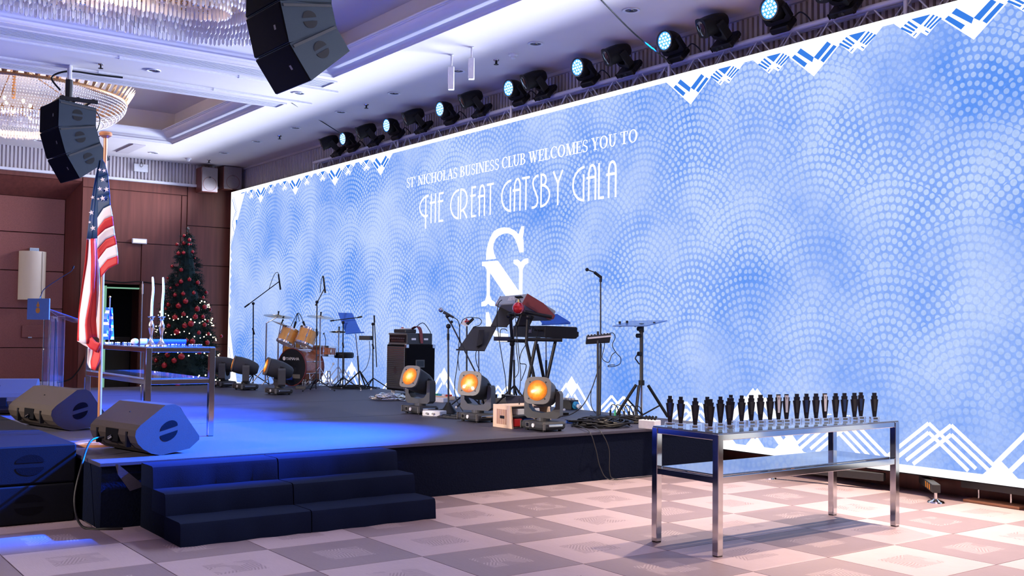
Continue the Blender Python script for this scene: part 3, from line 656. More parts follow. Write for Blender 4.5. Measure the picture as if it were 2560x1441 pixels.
# ================================================================== stage and steps
st = thing('stage_platform', 'black carpeted stage platform in front of the lit screen', 'stage', (0, 0, 0))
MB().bbox(-17.75, -8.0, 2.14, 8.74, SH-.03, SH, .004).build('deck', 'carpet', st)
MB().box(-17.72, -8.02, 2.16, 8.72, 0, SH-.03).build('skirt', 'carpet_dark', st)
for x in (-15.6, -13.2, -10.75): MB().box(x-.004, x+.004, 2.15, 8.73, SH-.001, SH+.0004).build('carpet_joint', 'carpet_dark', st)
b = MB(); b.add([(-7.998, 2.25, .475), (-7.993, 2.27, .475), (-7.990, 2.47, .30), (-7.992, 2.36, .27), (-7.995, 2.27, .4)], [(0, 1, 2, 3, 4)]); b.build('carpet_flap', 'carpet', st)
def steps(y0, y1, label):
    g = thing('stage_steps', label, 'steps', (-8.0, (y0+y1)/2, 0), 0, 'carpeted steps up to the stage'); h = (y1-y0)/2
    for k, (x, z) in enumerate(((.90, .16), (.57, .315), (.28, .475))):
        n = 10; m = MB(); vs = []; zb = (0, .16, .315)[k]; dep = (.33, .29, .27)[k]
        for i in range(n+1):
            y = -h+2*h*i/n; wv = .008*math.sin(i*1.9+k)+.004*math.sin(i*.7)
            for (px, pz) in ((x+wv*1.6+.006, zb), (x+wv*.4, z-.03), (x-.008, z-.006), (x-.03, z+.001), (x-dep-.004, z), (x-dep-.004, zb)): vs.append((px, y, pz))
        fs = [(i*6+q, i*6+(q+1) % 6, (i+1)*6+(q+1) % 6, (i+1)*6+q) for i in range(n) for q in range(6)]+[tuple(range(6)), tuple(range(n*6, n*6+6))]
        m.add(vs, fs).build('step', 'carpet_shaded', g, smooth=True)
    m = MB()
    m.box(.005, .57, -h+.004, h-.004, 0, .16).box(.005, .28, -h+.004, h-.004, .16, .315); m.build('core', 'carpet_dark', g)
steps(2.44, 3.405, 'left set of three dark carpeted steps up to the stage'); steps(3.415, 4.48, 'right set of three dark carpeted steps up to the stage')
# ================================================================== subwoofers in a row before the stage
def subwoofer(x1, z0, label, w=1.2):
    g = thing('subwoofer', label, 'subwoofer', (x1-w/2, 1.55, z0), 0, 'black subwoofers stacked beside the stage')
    MB().bbox(-w/2+.004, w/2-.004, -.55, .55, .004, .293, .012).build('cabinet', 'sub_black', g)
    for y in (-.28, .22):
        for s in (-1, 1):
            p = [(y+.10*math.cos(t*PI/10), .148+s*(.018+.06*math.sin(t*PI/10))) for t in range(11)]
            MB().add([(w/2-.003, a, b_) for a, b_ in p]+[(w/2-.002, a, b_) for a, b_ in p], [tuple(range(11)), tuple(range(11, 22))]).build('handle_recess', 'black_matte', g)
for k in range(3):
    for z in (0, .297): subwoofer(-8.5-k*1.21, z, ('lower' if z == 0 else 'upper')+' black subwoofer box '+('nearest the steps', 'second from the steps', 'third from the steps')[k])
# ================================================================== stage monitor wedges
def wedge(loc, rz, label, L=.74):
    g = thing('stage_monitor', label, 'monitor speaker', loc, rz, 'wedge monitors along the stage front')
    # section in (y, z): rear towards -y; long slanted rear face, grille towards +y
    sec = [(-.05, .0), (.20, .035), (.285, .10), (.285, .13), (.10, .375), (.06, .395), (-.02, .39), (-.225, .245), (-.262, .205), (-.268, .16), (-.245, .105), (-.20, .06), (-.13, .02)]
    m = MB(); n = len(sec)
    vs = [(-L/2, y, z) for y, z in sec]+[(L/2, y, z) for y, z in sec]
    m.add(vs, [tuple(range(n)), tuple(range(2*n-1, n-1, -1))]+[(i, (i+1) % n, n+(i+1) % n, n+i) for i in range(n)]).build('cabinet', 'wedge_coat', g)
    MB().add([(-L/2+.03, .27, .145), (L/2-.03, .27, .145), (L/2-.03, .12, .362), (-L/2+.03, .12, .362)], [(0, 1, 2, 3)]).build('grille', 'black_matte', g, loc=(0, .006, .004))
    for sx in (-1, 1):
        for s in (-1, 1):
            p = [(.015+.075*math.cos(t*PI/10), .185+s*(.018+.060*math.sin(t*PI/10))) for t in range(11)]
            p = [(y, z+(y-.0)*.25) for y, z in p]
            MB().add([(sx*(L/2+.0015), a, b_) for a, b_ in p]+[(sx*(L/2+.0025), a, b_) for a, b_ in p], [tuple(range(11)), tuple(range(11, 22))]).build('handle_recess', 'black_matte', g)
    MB().bbox(-.10, .10, -.271, -.24, .10, .20, .004).build('jack_plate', 'black_matte', g)
    MB().cyl((.02, -.275, .14), (-.01, -.29, .12), .014).build('plug', 'steel', g)
    for s in (-1, 1): MB().box(s*.24-.012, s*.24+.012, -.274, -.235, .07, .19).build('rail', 'black', g)
    for x in (-.02, 0, .02): MB().cyl((x, -.12, .322), (x, -.123, .326), .006).build('screw', 'black', g) if x == 0 else None
wedge((-8.62, 2.64, SH), .20, 'dark wedge monitor at the stage corner above the steps')
wedge((-11.02, 2.52, SH), .22, 'pale lit wedge monitor behind the subwoofers', .92)
wedge((-12.95, 2.38, SH), 1.2, 'blue lit wedge monitor cut by the left edge')
# ================================================================== lighting truss on top of the screen
tr = thing('lighting_truss', 'long silver box truss above the screen', 'truss', (0, 0, 0))
TX0, TX1, TY0, TY1, TZ0, TZ1 = -19.0, -1.9, 9.03, 9.125, 4.53, 4.785
for y in (TY0, TY1):
    for z in (TZ0, TZ1): MB().cyl((TX0, y, z), (TX1, y, z), .032, n=12).build('chord', 'truss_alu', tr, smooth=True)
bp = bm_ = None; x = TX0+.03; k = 0
while x < TX1-.25:
    a, b2 = ((x, TZ0), (x+.22, TZ1)) if k % 2 == 0 else ((x, TZ1), (x+.22, TZ0))
    if k % 2 == 0:
        if bp is None: bp = MB().cyl((0, 0, 0), (.22, 0, TZ1-TZ0), .0085, n=8).build('brace', 'truss_alu', tr, loc=(x, TY0, TZ0))
        else: inst(bp, tr, (x, TY0, TZ0))
    else:
        if bm_ is None: bm_ = MB().cyl((0, 0, TZ1-TZ0), (.22, 0, 0), .0085, n=8).build('brace', 'truss_alu', tr, loc=(x, TY0, TZ0))
        else: inst(bm_, tr, (x, TY0, TZ0))
    x += .24; k += 1
rb = MB(); x = TX0+.1; k = 0
while x < TX1-.3:
    rb.cyl((x, TY1, TZ0 if k % 2 else TZ1), (x+.24, TY1, TZ1 if k % 2 else TZ0), .008, n=6)
    rb.cyl((x, TY0 if k % 2 else TY1, TZ1-.02), (x+.24, TY1 if k % 2 else TY0, TZ1-.02), .008, n=6); x += .24; k += 1
tag(rb.build('rear_bracing', 'truss_alu', tr), kind='stuff')
for u in (1002, 1283, 1677, 2268):
    xx = onY(u, 150, TY0).x
    MB().cyl((xx, TY0-.027, TZ0), (xx, TY0-.027, TZ1+.02), .02).build('joint_plate', 'truss_alu', tr)
MB().cyl((TX0, TY0, TZ0), (TX0, TY0, TZ1), .018).build('end_post', 'truss_alu', tr); MB().cyl((TX0, TY1, TZ0), (TX0, TY1, TZ1), .018).build('end_post', 'truss_alu', tr)
# ================================================================== moving lights
def head_spot(g, tilt, s, mhead, mlens, mbez):
    # a barrel head along local -y, pivoting at the yoke axle
    h = bpy.data.objects.new('head', None)
    m = MB(); n = 20; L = []
    prof = [(-.20, .118, .118), (-.19, .130, .130), (-.10, .138, .138), (.02, .132, .132), (.10, .112, .115), (.17, .085, .092), (.20, .055, .06)]
    vs = []
    for y, rx, rz_ in prof:
        for i in range(n):
            t = 2*PI*i/n; c_, s_ = math.cos(t), math.sin(t); e = .62 if y < -.15 else .8
            vs.append((rx*math.copysign(abs(c_)**e, c_), y, rz_*math.copysign(abs(s_)**e, s_)))
    P = len(prof)
    m.add(vs, [(k*n+i, k*n+(i+1) % n, (k+1)*n+(i+1) % n, (k+1)*n+i) for k in range(P-1) for i in range(n)]+[tuple(range(n)), tuple(range((P-1)*n, P*n))])
    return m
def moving_head(loc, base_rz, pan, tilt, label, group, s=1.0, dark=False, lean=0.0):
    g = thing('moving_head_light', label, 'stage light', loc, 0, group, rot=(lean, 0, base_rz)); g.scale = (s, s, s)
    mb_, my, mh = ('black', 'black', 'black') if dark else ('charcoal', 'grey_plastic', 'charcoal')
    ba = MB().bbox(-.19, .19, -.15, .15, .018, .098, .022).build('base', mb_, g)
    for x in (-.14, .14):
        for y in (-.10, .10): MB().cyl((x, y, 0), (x, y, .02), .018).build('foot', 'black', g)
    MB().box(-.10, -.04, -.1515, -.150, .035, .085).build('display', 'bezel' if not dark else 'black', ba); MB().box(-.092, -.048, -.1522, -.1512, .042, .078).build('screen', 'black_gloss', ba)
    MB().cyl((.03, -.149, .06), (.03, -.160, .06), .021, n=14).build('dial', 'white_plastic' if not dark else 'charcoal', ba, smooth=True)
    for sx in (-1, 1): MB().bbox(sx*.188, sx*.205, -.09, .09, .05, .075, .004).build('handle', 'steel' if not dark else 'black', ba)
    for sx in (-1, 1): MB().bbox(sx*.192, sx*.182, -.152, -.120, .02, .096, .003).build('trim', 'bezel' if not dark else 'black', ba)
    R = Rz(pan)
    # yoke
    m = MB(); ys = []
    outer = [(-.19, .155), (-.155, .125), (.155, .125), (.19, .155), (.19, .37), (.175, .40), (.145, .40), (.14, .24), (.10, .195), (.0, .178), (-.10, .195), (-.14, .24), (-.145, .40), (-.175, .40), (-.19, .37)]
    Mx = R @ Matrix.Rotation(PI/2, 4, 'X')
    m.prism(outer, .11, R @ T(0, .055, 0) @ Matrix.Rotation(PI/2, 4, 'X'))
    m.cyl((0, 0, .095), (0, 0, .13), .07, n=18)
    m.build('yoke', my, g)
    # head
    q = Matrix.Rotation(-tilt, 4, 'X')
    M = R @ T(0, 0, .37) @ q
    h = head_spot(g, tilt, s, None, None, None); h.v = [tuple(M @ Vector(p)) for p in h.v]
    hd = h.build('head', mh, g, smooth=True)
    bz = MB(); n = 24; vs = []
    for y in (-.215, -.195):
        for r_ in (1.0,):
            for i in range(n):
                t = 2*PI*i/n; c_, s_ = math.cos(t), math.sin(t); vs.append((.138*math.copysign(abs(c_)**.5, c_), y, .138*math.copysign(abs(s_)**.5, s_)))
    bz.add(vs, [(i, (i+1) % n, n+(i+1) % n, n+i) for i in range(n)]+[tuple(range(n)), tuple(range(n, 2*n))], M)
    bz.build('bezel', 'bezel' if not dark else 'black', hd)
    ln = MB(); ln.lathe([(0, -.004), (.102, -.004), (.104, .003), (.098, .004), (.06, .010), (0, .013)], 24, Matrix.Rotation(PI/2, 4, 'X'))
    lo = ln.build('lens', 'amber_lens' if not dark else 'lens_dark', hd, smooth=True); lo.matrix_local = M @ T(0, -.216, 0)
    if not dark:
        for a in (.79, 2.36, 3.93, 5.5): MB().cyl(M @ Vector((.118*math.cos(a), -.214, .118*math.sin(a))), M @ Vector((.118*math.cos(a), -.219, .118*math.sin(a))), .008, n=8).build('screw', 'black', hd)
    for k in range(8):
        MB().box(.131 if k < 4 else -.139, .139 if k < 4 else -.131, -.03+k % 4*.02, -.022+k % 4*.02, -.05, .05, M).build('vent', 'black', hd)
    return g
def az(a): return math.radians(a)+PI/2         # heading of the lens (local -y) in the world
GRP = 'moving head lights standing on the stage'
for x, a, t, l in ((-8.40, -56, 12, 'moving head light with glowing amber lens nearest the stage edge'), (-9.58, -62, 16, 'moving head light with glowing amber lens between its two neighbours by the microphone stand'), (-10.80, -72, 22, 'moving head light with glowing amber lens in front of the bass amplifier'),
                   (-14.90, -103, 16, 'moving head light in front of the bass drum'), (-16.22, -112, 14, 'moving head light left of the bass drum'), (-17.15, -125, 0, 'moving head light behind the glass console table')):
    moving_head((x, 6.58, SH), 0, az(a), math.radians(t), l, GRP)
# spot and wash lights on the truss, leaning towards the hall
def wash(loc, label, pan, tilt, lean, s=1.0):
    g = thing('wash_light', label, 'stage light', loc, 0, 'blue wash lights on the truss', rot=(lean, 0, 0)); g.scale = (s, s, s)
    MB().bbox(-.13, .13, -.10, .10, 0, .075, .015).build('base', 'black', g)
    R = Rz(pan)
    MB().prism([(-.165, .11), (-.13, .085), (.13, .085), (.165, .11), (.165, .27), (.135, .28), (.13, .17), (.08, .13), (-.08, .13), (-.13, .17), (-.135, .28), (-.165, .27)], .07, R @ T(0, .035, 0) @ Matrix.Rotation(PI/2, 4, 'X')).build('yoke', 'black', g)
    M = R @ T(0, 0, .26) @ Matrix.Rotation(-tilt, 4, 'X') @ Matrix.Rotation(PI/2, 4, 'X')
    hd = MB().lathe([(0, -.16), (.06, -.16), (.105, -.12), (.125, -.05), (.128, .05), (.122, .065), (0, .065)], 24, M).build('head', 'black', g, smooth=True)
    MB().lathe([(.108, .060), (.128, .060), (.128, .08), (.108, .08)], 24, M, close=True).build('rim', 'black_gloss', hd, smooth=True)
    MB().lathe([(0, .064), (.108, .064), (.108, .068), (0, .068)], 24, M).build('face', 'wash_face', hd)
    led = MB()
    for r_, c_ in ((0, 1), (.042, 6), (.082, 12)):
        for k in range(c_): t = 2*PI*k/c_; led.lathe([(0, .067), (.017, .067), (.015, .073), (0, .074)], 8, M @ T(r_*math.cos(t), r_*math.sin(t), 0))
    tag(led.build('led_lenses', 'wash_led', hd), kind='stuff')
    return g
TY = 9.0; TB = TZ1+.03
nm = ['first', 'second', 'third', 'fourth', 'fifth', 'sixth', 'seventh', 'eighth']
SPX = [-17.80, -16.35, -14.73, -13.04, -11.47, -9.75, -8.13, -6.51]
WX = [-17.22, -15.60, -13.90, -12.06, -10.52, -8.90, -7.32]
for k, x in enumerate(SPX):
    moving_head((x, TY, TB-.005), 0, az(-112), math.radians(20), nm[k]+' dark spot light on the truss counted from the left', 'dark spot lights on the truss', .82, True, math.radians(48))
for k, x in enumerate(WX):
    wash((x, TY, TB), nm[k]+' lit blue wash light on the truss counted from the left', az(-86), math.radians(40), math.radians(48), .98)
for k, x in enumerate(WX):
    cable('light_cable', nm[k]+' loop of black cable hanging at a wash light from the left', [(x+.13, TY-.03, TB+.06), (x+.22, TY-.02, TB+.12), (x+.30, TY+.02, TB+.05), (x+.33, TY+.05, TB-.03)], .008, group='cable loops on the truss')
# blue light thrown by the wash lights on to the stage
for x, tx, ty, pw, sz in ((-6.5, -9.4, 2.5, 48000, 24), (-7.3, -9.9, 2.4, 65000, 36), (-8.9, -12.5, 2.5, 40000, 32), (-10.5, -14.5, 3.2, 11000, 38), (-9.6, -9.3, 4.2, 16000, 26), (-13.9, -15.5, 3.0, 7000, 40)):
    lamp('SPOT', 'wash_beam', (x, 8.66, 4.98), (tx, ty, .4), pw, (.0, .11, 1.0), spot_size=math.radians(sz), spot_blend=.6, shadow_soft_size=.09)
cable('hanging_cable', 'thin black cable from the ceiling to the left end of the truss', [onZ(730, 258, 5.165), at(790, 295, onY(830, 325, 8.2)), onY(874, 348, 8.95)], .008)
cable('hanging_cable', 'thin blue lit cable from the ceiling to the middle of the truss', [onZ(1503, 0, 5.165), at(1590, 88, onY(1600, 100, 8.3)), onY(1680, 160, 8.93)], .009, 'charcoal')
# ================================================================== line array speakers
def array(front_top, rz, angs, label, W_=.72, D_=.50, H_=.375):
    # front_top: top of the front edge of the side that is seen; boxes are hinged at the front and turn down one after another
    ft = Vector(front_top); R = Rz(rz); g = thing('line_array', label, 'speaker array', ft, 0, 'black line arrays hung from the ceiling')
    p = R.inverted() @ Vector((0, 0, 0))
    for k, a in enumerate(angs):
        M = R @ T(p.x, W_/2, p.z) @ Matrix.Rotation(-math.radians(a), 4, 'Y')
        tp = .05
        poly = [(0, -.004), (D_, -tp), (D_, -H_+tp), (0, -H_+.004)]
        m = MB(); m.add([(x, -W_/2, z) for x, z in poly]+[(x, W_/2, z) for x, z in poly], [(0, 1, 2, 3), (7, 6, 5, 4), (0, 4, 5, 1), (1, 5, 6, 2), (2, 6, 7, 3), (3, 7, 4, 0)], M)
        bx = m.build('cabinet', 'speaker_black', g)
        MB().bbox(-.014, .004, -W_/2+.006, W_/2-.006, -H_+.012, -.012, .004, M).build('grille', 'black_matte', bx)
        for sy in (-1, 1):
            for sg in (-1, 1):
                q = [(.25+.068*math.cos(t*PI/10), -H_/2+sg*(.016+.062*math.sin(t*PI/10))) for t in range(11)]
                MB().add([(a_, sy*(W_/2+.002), b_) for a_, b_ in q]+[(a_, sy*(W_/2+.003), b_) for a_, b_ in q], [tuple(range(11)), tuple(range(11, 22))], M).build('handle_recess', 'black', bx)
            MB().add([(.02, sy*(W_/2+.006), -.03), (D_-.01, sy*(W_/2+.006), -tp-.02), (D_-.01, sy*(W_/2+.006), -tp-.045), (.02, sy*(W_/2+.006), -.055), (.02, sy*W_/2, -.03), (D_-.01, sy*W_/2, -tp-.02), (D_-.01, sy*W_/2, -tp-.045), (.02, sy*W_/2, -.055)], [(0, 1, 2, 3), (0, 4, 5, 1), (3, 2, 6, 7), (1, 5, 6, 2), (0, 3, 7, 4)], M).build('rigging_bar', 'charcoal', bx)
        MB().box(-.0155, -.0142, -.20, -.165, -H_/2-.03, -H_/2+.012, M).build('badge', 'bezel', bx)
        fb = Matrix.Rotation(-math.radians(a), 4, 'Y') @ Vector((0, 0, -H_)); p = Vector((p.x+fb.x, 0, p.z+fb.z))
    return g
_a = onX(148, 247, -14.95); array(_a, math.radians(96), (0, 17, 32), 'smaller black line array of three speakers hanging at the left')
_b = onX(700, 0, -8.5); array(_b+Vector((0, -.0, .375)), math.radians(91), (0, 15, 36), 'larger black line array cut by the top edge')
g = thing('rigging_grid', 'black rigging grid and hoist on top of the left line array', 'rigging', _a+Vector((-.36, .25, .0)))
for x in (-.33, .33): MB().bbox(x-.02, x+.02, -.24, .26, .0, .05, .005).build('bar', 'black', g)
for y in (-.2, .0, .2): MB().bbox(-.35, .35, y-.02, y+.02, .035, .06, .005).build('crossbar', 'black', g)
MB().cyl((-.2, 0, .05), (-.2, 0, .40), .05).build('hoist', 'black', g)
_c = Vector((_b.x-.36, _b.y+.25, _b.z+.375)); g = thing('rigging_grid', 'black rigging grid holding the larger line array at the ceiling', 'rigging', _c)
for x in (-.33, .33): MB().bbox(x-.02, x+.02, -.24, .26, .0, .05, .005).build('bar', 'black', g)
MB().bbox(-.35, .35, -.02, .02, .035, .06, .005).build('crossbar', 'black', g); MB().cyl((0, 0, .05), (0, 0, max(.06, CZ-_c.z)), .03).build('hoist', 'black', g)
hg = thing('array_bracket', 'white strap holding the left line array at the beam', 'bracket', (-15.55, 3.60, CZ))
MB().bbox(-.06, .06, -.02, .02, -.24, 0, .006).build('strap', 'white_paint', hg); MB().cyl((0, -.022, -.12), (0, -.028, -.12), .02).build('bolt', 'steel', hg)
MB().cyl((0, 0, -.36), (0, 0, -.22), .05).build('hook', 'black', hg)
cable('array_cable', 'black cable looping from the beam to the left line array', [(-15.62, 3.5, 4.82), (-15.7, 3.4, 5.0), (-15.64, 3.6, 5.11), (-15.63, 4.0, 5.12), (-15.62, 4.35, 5.13)], .014)
cable('array_cable', 'thin black cables drooping beside the left line array', [at(232, 268, (-15.3, 3.9, 4)), at(250, 300, (-15.3, 3.9, 4)), at(236, 345, (-15.3, 3.9, 4)), at(250, 340, (-15.3, 3.9, 4))], .007)
# ================================================================== corner loudspeakers and wall fittings
def wall_speaker(y0, y1, z0, z1, label):
    g = thing('wall_loudspeaker', label, 'loudspeaker', (-22.9, (y0+y1)/2, z0), 0, 'grey loudspeakers high in the far corner'); h, w_ = z1-z0, (y1-y0)/2
    MB().bbox(-.38, 0, -w_, w_, 0, h, .02).build('cabinet', 'wall_frame', g)
    MB().bbox(-.005, .012, -w_+.01, w_-.01, .01, h-.01, .006).build('grille', 'speaker_grey', g)
    MB().box(.012, .014, -.02, .02, h*.55, h*.55+.035).build('badge', 'silver', g)
    MB().lathe([(.15, 0), (.158, 0), (.158, .002), (.15, .002)], 24, T(.012, 0, h*.32) @ Matrix.Rotation(PI/2, 4, 'Y'), close=True).build('driver_ring', 'wall_frame', g)
wall_speaker(8.15, 8.53, 4.53, 5.09, 'left of two grey loudspeakers in the far corner'); wall_speaker(8.66, 9.10, 4.63, 5.16, 'right of two grey loudspeakers in the far corner')
g = thing('junction_box', 'white flat box on the ribbed frieze', 'box', (-23.21, 6.91, 4.88)); MB().bbox(-.05, 0, -.15, .15, 0, .17, .008).build('cover', 'white_plastic', g)
MB().tube(curve([(.01, 0, .10), (.02, .03, .14), (.02, 0, .22), (.02, -.03, .14), (.01, 0, .10)], 6), .005).build('wire', 'black', g)
g = thing('exit_light', 'small lit white emergency light on the wood wall', 'emergency light', (-23.29, 6.93, 3.30)); MB().bbox(-.0, .05, -.16, .16, 0, .11, .01).build('housing', 'white_plastic', g)
MB().bbox(.05, .056, -.14, .14, .02, .09, .004).build('diffuser', 'exit_white', g)
g = thing('wall_socket', 'small white socket plate on the fabric wall', 'socket', (-23.745, 5.36, 1.63)); MB().bbox(0, .015, -.06, .06, -.06, .06, .006).build('plate', 'white_plastic', g); MB().cyl((.015, 0, 0), (.017, 0, 0), .025).build('insert', 'frieze', g)
g = thing('wall_hatch', 'low fabric covered hatch in the far wall', 'hatch', (-23.745, 5.06, 1.23)); MB().bbox(0, .03, -.36, .34, 0, .25, .006).build('flap', 'wall_fabric', g)
for y in (-.2, .2): MB().bbox(.03, .036, y-.04, y+.04, -.01, .012, .003).build('hinge', 'steel', g)
# sconce: half cylinder of frosted glass on a chrome arm
g = thing('wall_sconce', 'tall frosted half-cylinder wall lamp with a chrome bracket', 'wall lamp', (-23.74, 4.86, 2.02))
m = MB(); n = 14; vs = []
for z in (0, 1.02):
    for i in range(n+1): t = -PI*.5+PI*i/n; vs.append((.24*math.cos(t)*1.0+.03, .265*math.sin(t), z))
    for i in range(n, -1, -1): t = -PI*.5+PI*i/n; vs.append((.232*math.cos(t)*1.0+.03, .257*math.sin(t), z))
N = 2*(n+1); m.add(vs, [(i, (i+1) % N, N+(i+1) % N, N+i) for i in range(N)]+[tuple(range(N)), tuple(range(N, 2*N))]).build('glass_shade', 'shade', g, smooth=True)
MB().bbox(0, .20, -.10, .10, 1.00, 1.09, .01).build('bracket', 'chrome', g)
for y in (.05, .15): MB().cyl((.235, y, .01), (.235, y, 1.01), .006).build('rod', 'chrome', g)
cable('wall_cable', 'dark cables draped along the far wood wall above the doorway', [(-23.27, 6.2, 2.47), (-23.26, 6.6, 2.44), (-23.26, 6.95, 2.47), (-23.26, 7.4, 2.43), (-23.26, 7.9, 2.42)], .014)
cable('wall_cable', 'dark cable looping down the far wall beside the console table', [(-23.25, 5.9, 1.3), (-23.25, 5.85, .8), (-23.2, 5.6, .4), (-23.2, 5.3, .3)], .014)
tag(MB().cyl((-23.26, 7.02, .3), (-23.26, 7.02, 2.48), .014).cyl((-23.26, 7.02, 2.2), (-23.26, 7.02, 2.42), .03).build('conduit', 'steel'), 'thin grey conduit upright beside the dark doorway', 'pipe')
# ================================================================== chandeliers
def stadium(cx, cy0, cy1, r, n_per_m):
    pts = []; L = cy1-cy0; k = max(2, int(L*n_per_m))
    for i in range(k): pts.append((cx-r, cy0+L*i/k, -1, 0))
    a = max(4, int(PI*r*n_per_m))
    for i in range(a): t = PI-PI*i/a; pts.append((cx+r*math.cos(t), cy1+r*math.sin(t), math.cos(t), math.sin(t)))
    for i in range(k): pts.append((cx+r, cy1-L*i/k, 1, 0))
    return pts
def prism_fringe(mb, pts, z, h, w):
    for x, y, nx, ny in pts:
        hh = h*random.uniform(.9, 1.06); a = math.atan2(ny, nx)+random.uniform(-.3, .3); M = T(x, y, z) @ Rz(a)
        mb.add([(-w*.35, -w/2, 0), (w*.35, -w/2, 0), (w*.35, w/2, 0), (-w*.35, w/2, 0), (-w*.35, -w/2, -hh*.86), (w*.35, -w/2, -hh*.86), (w*.35, w/2, -hh*.86), (-w*.35, w/2, -hh*.86), (0, 0, -hh)],
               [(0, 1, 2, 3), (0, 4, 5, 1), (1, 5, 6, 2), (2, 6, 7, 3), (3, 7, 4, 0), (4, 8, 5), (5, 8, 6), (6, 8, 7), (7, 8, 4)], M)
def beads(mb, pts, z, r):
    for x, y, nx, ny in pts:
        mb.add([(x+r, y, z), (x, y+r, z), (x-r, y, z), (x, y-r, z), (x, y, z+r), (x, y, z-r)], [(0, 1, 4), (1, 2, 4), (2, 3, 4), (3, 0, 4), (1, 0, 5), (2, 1, 5), (3, 2, 5), (0, 3, 5)])
g = thing('crystal_chandelier', 'long crystal chandelier with hanging prisms at the top left', 'chandelier', (0, 0, 0))
fr_ = MB(); pf = MB(); bd = MB()
for k in range(5):
    r = 1.16-k*.21; z = 5.16+k*.012; cy1 = 4.05
    for w_ in range(1): prism_fringe(pf, stadium(-11.5, -.3, cy1, r, 20), z-.02, .165, .032)
    beads(bd, stadium(-11.5, -.3, cy1, r-.02, 26), z+.005, .014); beads(bd, stadium(-11.5, -.3, cy1, r-.05, 26), z+.035, .014)
    prism_fringe(pf, stadium(-11.5, -.3, cy1, r-.10, 16), z+.06, .13, .028)
    for rr in (r, r-.1): fr_.tube([(p[0], p[1], z+.0+(.06 if rr != r else 0)) for p in stadium(-11.5, -.3, cy1, rr, 5)], .010, 5)
tag(pf.build('prisms', 'crystal', g), kind='stuff'); tag(bd.build('beads', 'crystal', g), kind='stuff'); fr_.build('rings', 'brass', g)
MB().box(-12.6, -10.4, -.3, 5.0, 5.42, 5.44).build('ceiling_plate', 'gilt', g)
bl = None
for k in range(22):
    p = (-11.5+random.uniform(-.85, .85), random.uniform(1.6, 4.7), 5.20)
    if bl is None: bl = MB().ball((0, 0, 0), .022, 8, 6, (1, 1, 1.4)).build('bulb', 'bulb', g, loc=p)
    else: inst(bl, g, p)
g = thing('crystal_chandelier', 'round crystal chandelier with gilt leaves behind the left line array', 'chandelier', (-18.6, 3.45, 0))
bd = MB(); pf = MB(); R0 = 1.72
for k in range(17):
    t = k/16*1.25; r = R0*math.cos(t*.92)+.02; z = 5.22-.50*math.sin(t)/math.sin(1.25); nb = int(2*PI*r/.042)
    beads(bd, [(r*math.cos(2*PI*i/nb), r*math.sin(2*PI*i/nb), 0, 0) for i in range(nb)], z, .0155)
for r, z in ((1.1, 4.86), (.85, 4.80), (.6, 4.77)):
    nb = int(2*PI*r/.045); prism_fringe(pf, [(r*math.cos(2*PI*i/nb), r*math.sin(2*PI*i/nb), math.cos(2*PI*i/nb), math.sin(2*PI*i/nb)) for i in range(nb)], z, .13, .03)
tag(bd.build('bead_net', 'crystal', g), kind='stuff'); tag(pf.build('prisms', 'crystal', g), kind='stuff')
MB().tube([(R0*1.01*math.cos(2*PI*i/60), R0*1.01*math.sin(2*PI*i/60), 5.24) for i in range(61)], .028, 6).build('rim', 'gilt', g, smooth=True)
lf = None
for i in range(72):
    t = 2*PI*i/72
    if lf is None:
        lf = MB().add([(0, -.03, 0), (.05, -.045, .07), (.09, -.035, .15), (.16, 0, .24), (.09, .035, .15), (.05, .045, .07), (0, .03, 0), (.03, 0, .01), (.075, 0, .08), (.12, 0, .16), (-.02, 0, 0)],
                      [(0, 1, 8, 7), (1, 2, 9, 8), (2, 3, 9), (7, 8, 5, 6), (8, 9, 4, 5), (9, 3, 4), (0, 7, 6, 10)]).build('leaf', 'gilt', g, loc=(R0*math.cos(t), R0*math.sin(t), 5.25), rot=(0, 0, t))
    else: inst(lf, g, (R0*math.cos(t), R0*math.sin(t), 5.25), (0, 0, t))
MB().lathe([(0, 5.78), (.3, 5.78), (.3, 5.74), (0, 5.74)], 24).cyl((0, 0, 5.2), (0, 0, 5.78), .03).build('stem', 'gilt', g)
for k in range(6): t = PI*k/3; MB().cyl((R0*math.cos(t), R0*math.sin(t), 5.24), (.2*math.cos(t), .2*math.sin(t), 5.74), .01, n=6).build('stay', 'gilt', g)
bl = None
for k in range(26):
    t = random.uniform(0, 2*PI); r = random.uniform(.3, 1.35); p = (r*math.cos(t), r*math.sin(t), 5.06)
    if bl is None: bl = MB().ball((0, 0, 0), .024, 8, 6, (1, 1, 1.4)).build('bulb', 'bulb', g, loc=p)
    else: inst(bl, g, p)
for p, e in (((-18.6, 3.45, 5.3), 70), ((-11.5, 3.0, 5.35), 90)): lamp('POINT', 'chandelier_lamp', p, (0, 0, 0), e, (1, .75, .5), shadow_soft_size=.4)
